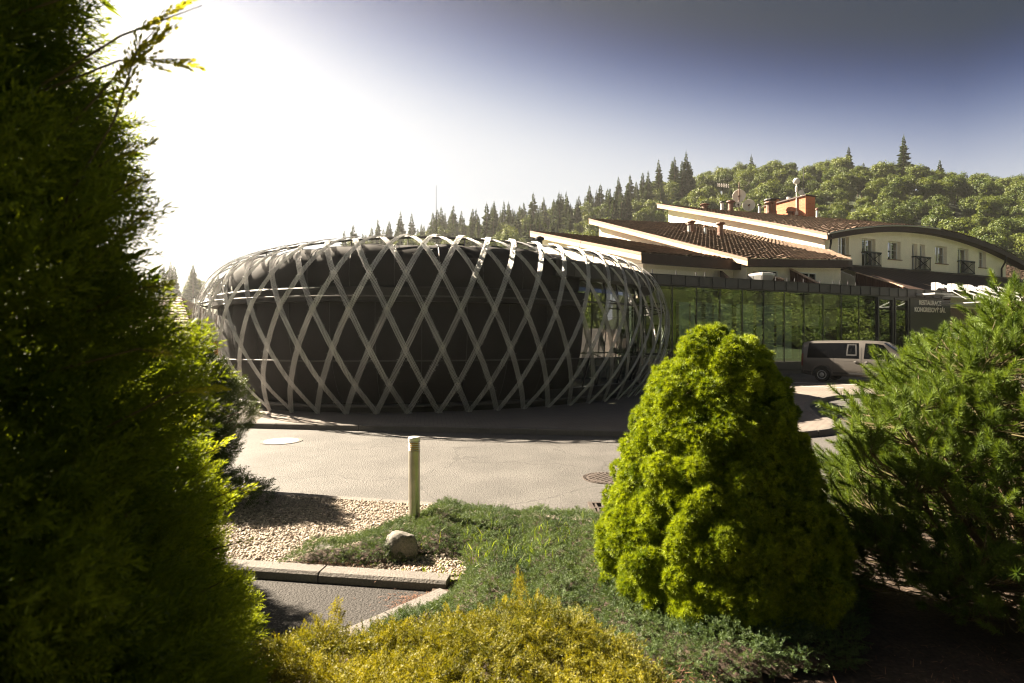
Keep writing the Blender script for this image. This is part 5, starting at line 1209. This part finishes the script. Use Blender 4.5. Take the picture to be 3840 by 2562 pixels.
# ------------------------------------------------------------------ cone-shaped dwarf spruce
cx, cy, cz = 1.56, 4.35, .08
chz = np.array([.06, .2, .48, .76, 1.04, 1.22, 1.5, 1.73, 1.87, 1.96]); chr_ = np.array([.76, .82, .76, .65, .57, .52, .43, .33, .22, .08])
r = np.random.default_rng(51)
def cone_pts(N, r):
    g = np.linspace(.06, 1.96, 200); w = np.interp(g, chz, chr_); c = np.cumsum(w); c /= c[-1]; h = np.interp(r.uniform(0, 1, N), c, g); return h, r.uniform(0, 2*np.pi, N)
Ppos = []; Pdir = []; Ptint = []
h, th = cone_pts(1150, r)
for a, b in zip(h, th):
    Rr = np.interp(a, chz, chr_); q = r.uniform(.04, .115)*(.75+.5*Rr); e = np.array([math.cos(b), math.sin(b), .0]); c = np.array([cx, cy, cz+a])+e*(Rr*(1+.035*math.sin(3*b+4*a)*math.sin(7*a+2*b))-q*.6+r.normal(0, .045)); n_ = int(9000*q*q)+6
    d = r.normal(size=(n_, 3)); d /= np.linalg.norm(d, axis=1)[:, None]; d += e*.75+np.array([0, 0, .35]); d /= np.linalg.norm(d, axis=1)[:, None]
    ax_ = e*.6+np.array([r.normal(0, .2), r.normal(0, .2), .8]); ax_ /= np.linalg.norm(ax_)
    Ppos.append(c+d*q*.85+ax_*(d@ax_)[:, None]*q*.55+r.normal(0, .008, (n_, 3))); Pdir.append(d+np.array([0, 0, .25])); Ptint.append(np.clip(np.full(n_, r.normal(.5, .16))+r.normal(0, .18, n_), 0, 1))
h, th = cone_pts(16000, r); Rr = np.interp(h, chz, chr_)-.09; e = np.stack([np.cos(th), np.sin(th), 0*th], 1)
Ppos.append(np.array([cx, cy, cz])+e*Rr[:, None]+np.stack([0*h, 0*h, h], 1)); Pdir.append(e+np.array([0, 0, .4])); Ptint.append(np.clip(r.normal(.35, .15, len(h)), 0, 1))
Ppos = np.concatenate(Ppos); Pdir = np.concatenate(Pdir)+r.normal(0, .25, (len(Ppos), 3)); Ptint = np.concatenate(Ptint)
t = thing('cone_bush', 'bright green cone-shaped dwarf spruce standing right of the bollard lamp', 'bush', (cx, cy, cz))
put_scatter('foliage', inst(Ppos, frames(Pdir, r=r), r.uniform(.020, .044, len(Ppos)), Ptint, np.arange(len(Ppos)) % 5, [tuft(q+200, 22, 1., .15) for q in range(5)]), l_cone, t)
MB().tube([(cx, cy, cz-.05), (cx, cy, cz+1), (cx, cy, cz+1.85)], [.07, .05, .01], 8).build('trunk', m_bark, t)
br = MB()
for k in range(260):
    hh = r.uniform(.02, 1.80); a = r.uniform(0, 6.28); q = np.interp(hh+.08, chz, chr_)*.62; br.tube([(cx, cy, cz+hh), (cx+math.cos(a)*q*.5, cy+math.sin(a)*q*.5, cz+hh-.02), (cx+math.cos(a)*q, cy+math.sin(a)*q, cz+hh+.08)], [.012, .009, .004], 4, False)
br.build('branch', m_bark, t)
cv_ = [(float(np.interp(z, chz, chr_))*.80-.08, z) for z in np.linspace(.1, 1.6, 14)]
MB().lathe((cx, cy, cz), cv_, 20).build('twig_core', m_bark, t)

# ------------------------------------------------------------------ mountain pine on the right
r = np.random.default_rng(77); tips = []; dirs = []
pc = np.array([4.05, 4.30, .08])
pz_ = np.array([.2, .5, 1.0, 1.35, 1.65, 1.9, 2.1, 2.25, 2.35]); pr_ = np.array([1.45, 1.55, 1.54, 1.30, 1.06, .80, .55, .32, .12])
def pine_ok(p):
    return p[2] > .2 and np.hypot(p[0]-cx, p[1]-cy) > np.interp(p[2]-cz, chz, chr_)+.10
def pine_pt(k0):
    while True:
        z = r.uniform(.12, 2.30); R0 = float(np.interp(z, pz_, pr_))
        if r.uniform() < R0/1.5: break
    a = r.uniform(0, 2*np.pi); d = np.array([math.cos(a), math.sin(a), 0]); return d, z, R0*r.uniform(k0, 1.0)
for i in range(400):                       # branch ends, each a loose bunch of shoots
    d, z, rad = pine_pt(.80); c = pc+d*rad+np.array([0, 0, z-.08]); lead = d*.55+np.array([0, 0, .8])+r.normal(0, .15, 3); lead /= np.linalg.norm(lead); kk = int(r.integers(7, 14))
    for j in range(kk):
        e = lead+r.normal(0, .42, 3); e[2] = max(e[2], .15); p = c+r.normal(0, .085, 3)-lead*r.uniform(0, .22)
        if pine_ok(p): tips.append(p); dirs.append(e)
for i in range(2000):                       # shoots deeper inside
    d, z, rad = pine_pt(.25); p = pc+d*rad*.85+np.array([0, 0, z*.92-.08])
    if pine_ok(p): tips.append(p); dirs.append(d*.6+np.array([0, 0, .8])+r.normal(0, .3, 3))
for x, y, z, n_ in ((3.70, 4.2, 2.32, 6), (3.70, 4.2, 2.20, 10), (3.70, 4.2, 2.05, 14), (3.62, 4.15, 1.88, 14), (3.42, 4.1, 1.92, 10), (3.30, 4.05, 1.75, 12), (2.98, 4.0, 1.55, 12), (2.66, 3.95, 1.42, 12), (2.45, 3.9, 1.2, 12), (3.95, 4.1, 2.05, 12), (4.1, 4.2, 2.2, 8)):
    for j in range(n_):
        tips.append(np.array([x, y, z])+r.normal(0, .05, 3)); dirs.append(np.array([r.normal(0, .45), r.normal(0, .4), 1.]))
brush_bush('mountain_pine', 'large bushy mountain pine with long green needles at the right edge', 'pine', tuple(pc), np.array(tips), np.array(dirs), .18, .052, .0040, l_pine, 170, 78, .0045, tw=(.15, .95), mains=34)

# ------------------------------------------------------------------ forest
def broad_mesh(seed):
    r = np.random.default_rng(seed); parts = []; Hh = r.uniform(12, 15); Wd = r.uniform(4.2, 5.4)
    for k in range(34):
        d = r.normal(size=3); d /= np.linalg.norm(d); d[2] = d[2]*.9; c = np.array([0, 0, Hh*.60])+d*np.array([Wd*.62, Wd*.62, Hh*.27])*r.uniform(.5, 1); q = r.uniform(.8, 1.9); n_ = 200
        e = r.normal(size=(n_, 3)); e[:, 2] = e[:, 2]*.8+.35; e /= np.linalg.norm(e, axis=1)[:, None]; P = c+e*q*r.uniform(.55, 1.2, (n_, 1))*r.uniform(.75, 1.3, 3)
        tv = np.array([[-.5, 0, 0], [0, .34, .05], [.5, 0, 0], [0, -.34, .05]]); tf = np.array([[0, 1, 2, 3]])
        parts.append(scatter(tv, tf, frames(e+r.normal(0, .55, (n_, 3)), r=r), P, r.uniform(.25, .62, n_), np.clip(r.normal(.5, .17)+r.normal(0, .17, n_), 0, 1)))
    V, F, T = join(parts); return V, F, T, Hh
def spruce_mesh(seed):
    r = np.random.default_rng(seed); V = []; Hh = r.uniform(18, 23); Wd = Hh*r.uniform(.17, .22); TT = []
    nw = 30
    for i in range(nw):
        f = (i+.5)/nw; z = Hh*(.16+.84*f); L = Wd*(1-f)**.85*r.uniform(.75, 1.15)+.2; nb = 12 if f < .8 else 7
        for k in range(nb):
            a = r.uniform(0, 6.28); d = np.array([math.cos(a), math.sin(a), 0]); s = np.array([-d[1], d[0], 0]); l = L*r.uniform(.65, 1.2); dr_ = -.28*l; w = .22*l+.15
            b = np.array([0, 0, z]); m1 = b+d*l*.55+np.array([0, 0, dr_*.4]); tip = b+d*l+np.array([0, 0, dr_*.6])
            for q in (-1, 1):
                e = m1+s*w*q+np.array([0, 0, -.28*w-.12]); V += [b+d*.1, m1, tip, e]; TT += [r.uniform(0, 1)]
            V += [b, m1+np.array([0, 0, .1]), tip, m1-np.array([0, 0, .45+.1*l])]; TT += [r.uniform(0, .6)]
    V += [np.array([-.08, 0, Hh*.97]), np.array([.08, 0, Hh*.97]), np.array([.02, .0, Hh+.7]), np.array([-.02, 0, Hh+.7])]; TT += [.5]
    V = np.array(V); return V, np.arange(len(V)).reshape(-1, 4), np.repeat(np.array(TT), 4), Hh
def trunk_mesh(h, r0):
    return MB().tube([(0, 0, -.6), (.1, 0, h*.4), (0, 0, h*.8)], [r0, r0*.7, r0*.25], 6).mesh('trunk', m_bark, True)
broads = []; spruces = []
for k in range(6):
    V, F, T, Hh = broad_mesh(300+k); broads.append((npmesh('crown', V, F, l_broad, T), trunk_mesh(Hh*.8, .28), Hh))
for k in range(5):
    V, F, T, Hh = spruce_mesh(400+k); spruces.append((npmesh('crown', V, F, l_spruce, T), trunk_mesh(Hh, .25), Hh))
r = np.random.default_rng(99); cand = []
y = 118.
while y < 262:
    x = -230.+r.uniform(0, 9)
    while x < 260:
        xx, yy = x+r.normal(0, 2.0), y+r.normal(0, 2.2); zz = float(hill_z(xx, yy)); ratio = xx/yy
        if -.95 < ratio < 1.02: cand.append((xx, yy, zz))
        if -.3 < ratio < .22 and yy > 150: cand.append((xx+r.normal(3.5, 1), yy+r.normal(4, 1), zz))
        x += 6.3+.006*(y-118)
    y += 7.4
# occluders seen from the place: lattice pavilion, roofs
def hidden(x, y, z, h):
    p = 512+569*x/y; top = 341.5-569*(z+h-2)/y
    occ = np.interp(p, [0, 160, 170, 195, 240, 300, 350, 560, 600, 660, 665, 820, 900, 980, 1024], [250, 250, 300, 290, 262, 250, 246, 240, 222, 205, 204, 222, 226, 240, 262]); return top > occ+3
nb = ns_ = 0; trees = []
for (x, y, z) in cand:
    p = 512+569*x/y
    ps = .55 if p < 330 else (.66 if p < 640 else (.40 if p < 700 and y > 190 else .03)); ps = min(ps, .9)
    if 330 <= p < 640 and y < 175: ps = .25
    kind = 's' if r.uniform() < ps else 'b'
    src = spruces if kind == 's' else broads; k = r.integers(len(src)); sc = r.uniform(.58, .98)*(1.0 if kind == 'b' else r.uniform(.72, 1.1))
    if p < 330:
        if y < 190: continue
        sc *= .8
    if hidden(x, y, z, src[k][2]*sc): continue
    trees.append((kind, k, x, y, z, sc, r.uniform(0, 6.28)))
trees.sort(key=lambda q: q[3]); mass = []; cnt = {'s': 0, 'b': 0}
for kind, k, x, y, z, sc, rot in trees:
    if cnt[kind] >= 290: mass.append((kind, k, x, y, z, sc, rot)); continue
    cnt[kind] += 1; src = (spruces if kind == 's' else broads)[k]
    if kind == 's': o = thing('spruce_tree', 'dark pointed spruce standing in the wood on the hillside', 'tree', (x, y, z), rot, 'spruces on the wooded hill')
    else: o = thing('broadleaf_tree', 'rounded green broadleaf tree in the wood on the hillside', 'tree', (x, y, z), rot, 'broadleaf trees on the wooded hill')
    o.scale = (sc*random.uniform(.9, 1.15), sc*random.uniform(.9, 1.15), sc)
    c = put('crown', src[0], o, True); c2 = put('trunk', src[1], o, True)
def merged(items, name, label):
    n_ = len(items); P = np.array([q[2:5] for q in items]); rot = np.array([q[6] for q in items]); sc = np.array([q[5] for q in items]); c, s_, z = np.cos(rot), np.sin(rot), np.zeros(n_)
    Mx = np.stack([np.stack([c, -s_, z], 1), np.stack([s_, c, z], 1), np.stack([z, z, z+1], 1)], 1)
    I = np.array([q[1]+(0 if q[0] == 's' else len(spruces)) for q in items])
    return tag(put_scatter(name, inst(P, Mx, sc, np.ones(n_), I, [(q[0], None) for q in spruces+broads]), None), label, 'woodland', kind='stuff')
if mass: merged(mass, 'woodland', 'further trees filling the wood at the top of the hill')
sd = []
for rr0 in np.arange(140, 215, 7.5):
    for th0 in np.arange(-.30, 1.9, 7.5/rr0):
        q = th0+r.normal(0, .012); r1_ = rr0+r.normal(0, 2); x = r1_*math.cos(q); y = -r1_*math.sin(q)*(.45 if math.sin(q) > 0 else 1)
        sd.append(('b' if r.uniform() < .8 else 's', int(r.integers(5)), x, y, float(np.clip((r1_-140)*.28, -.3, 40))-(4.5 if rr0 < 150 else 1.5), r.uniform(.85, 1.25), r.uniform(0, 6)))
merged(sd, 'woodland', 'wooded hillside mirrored in the glass of the hall')
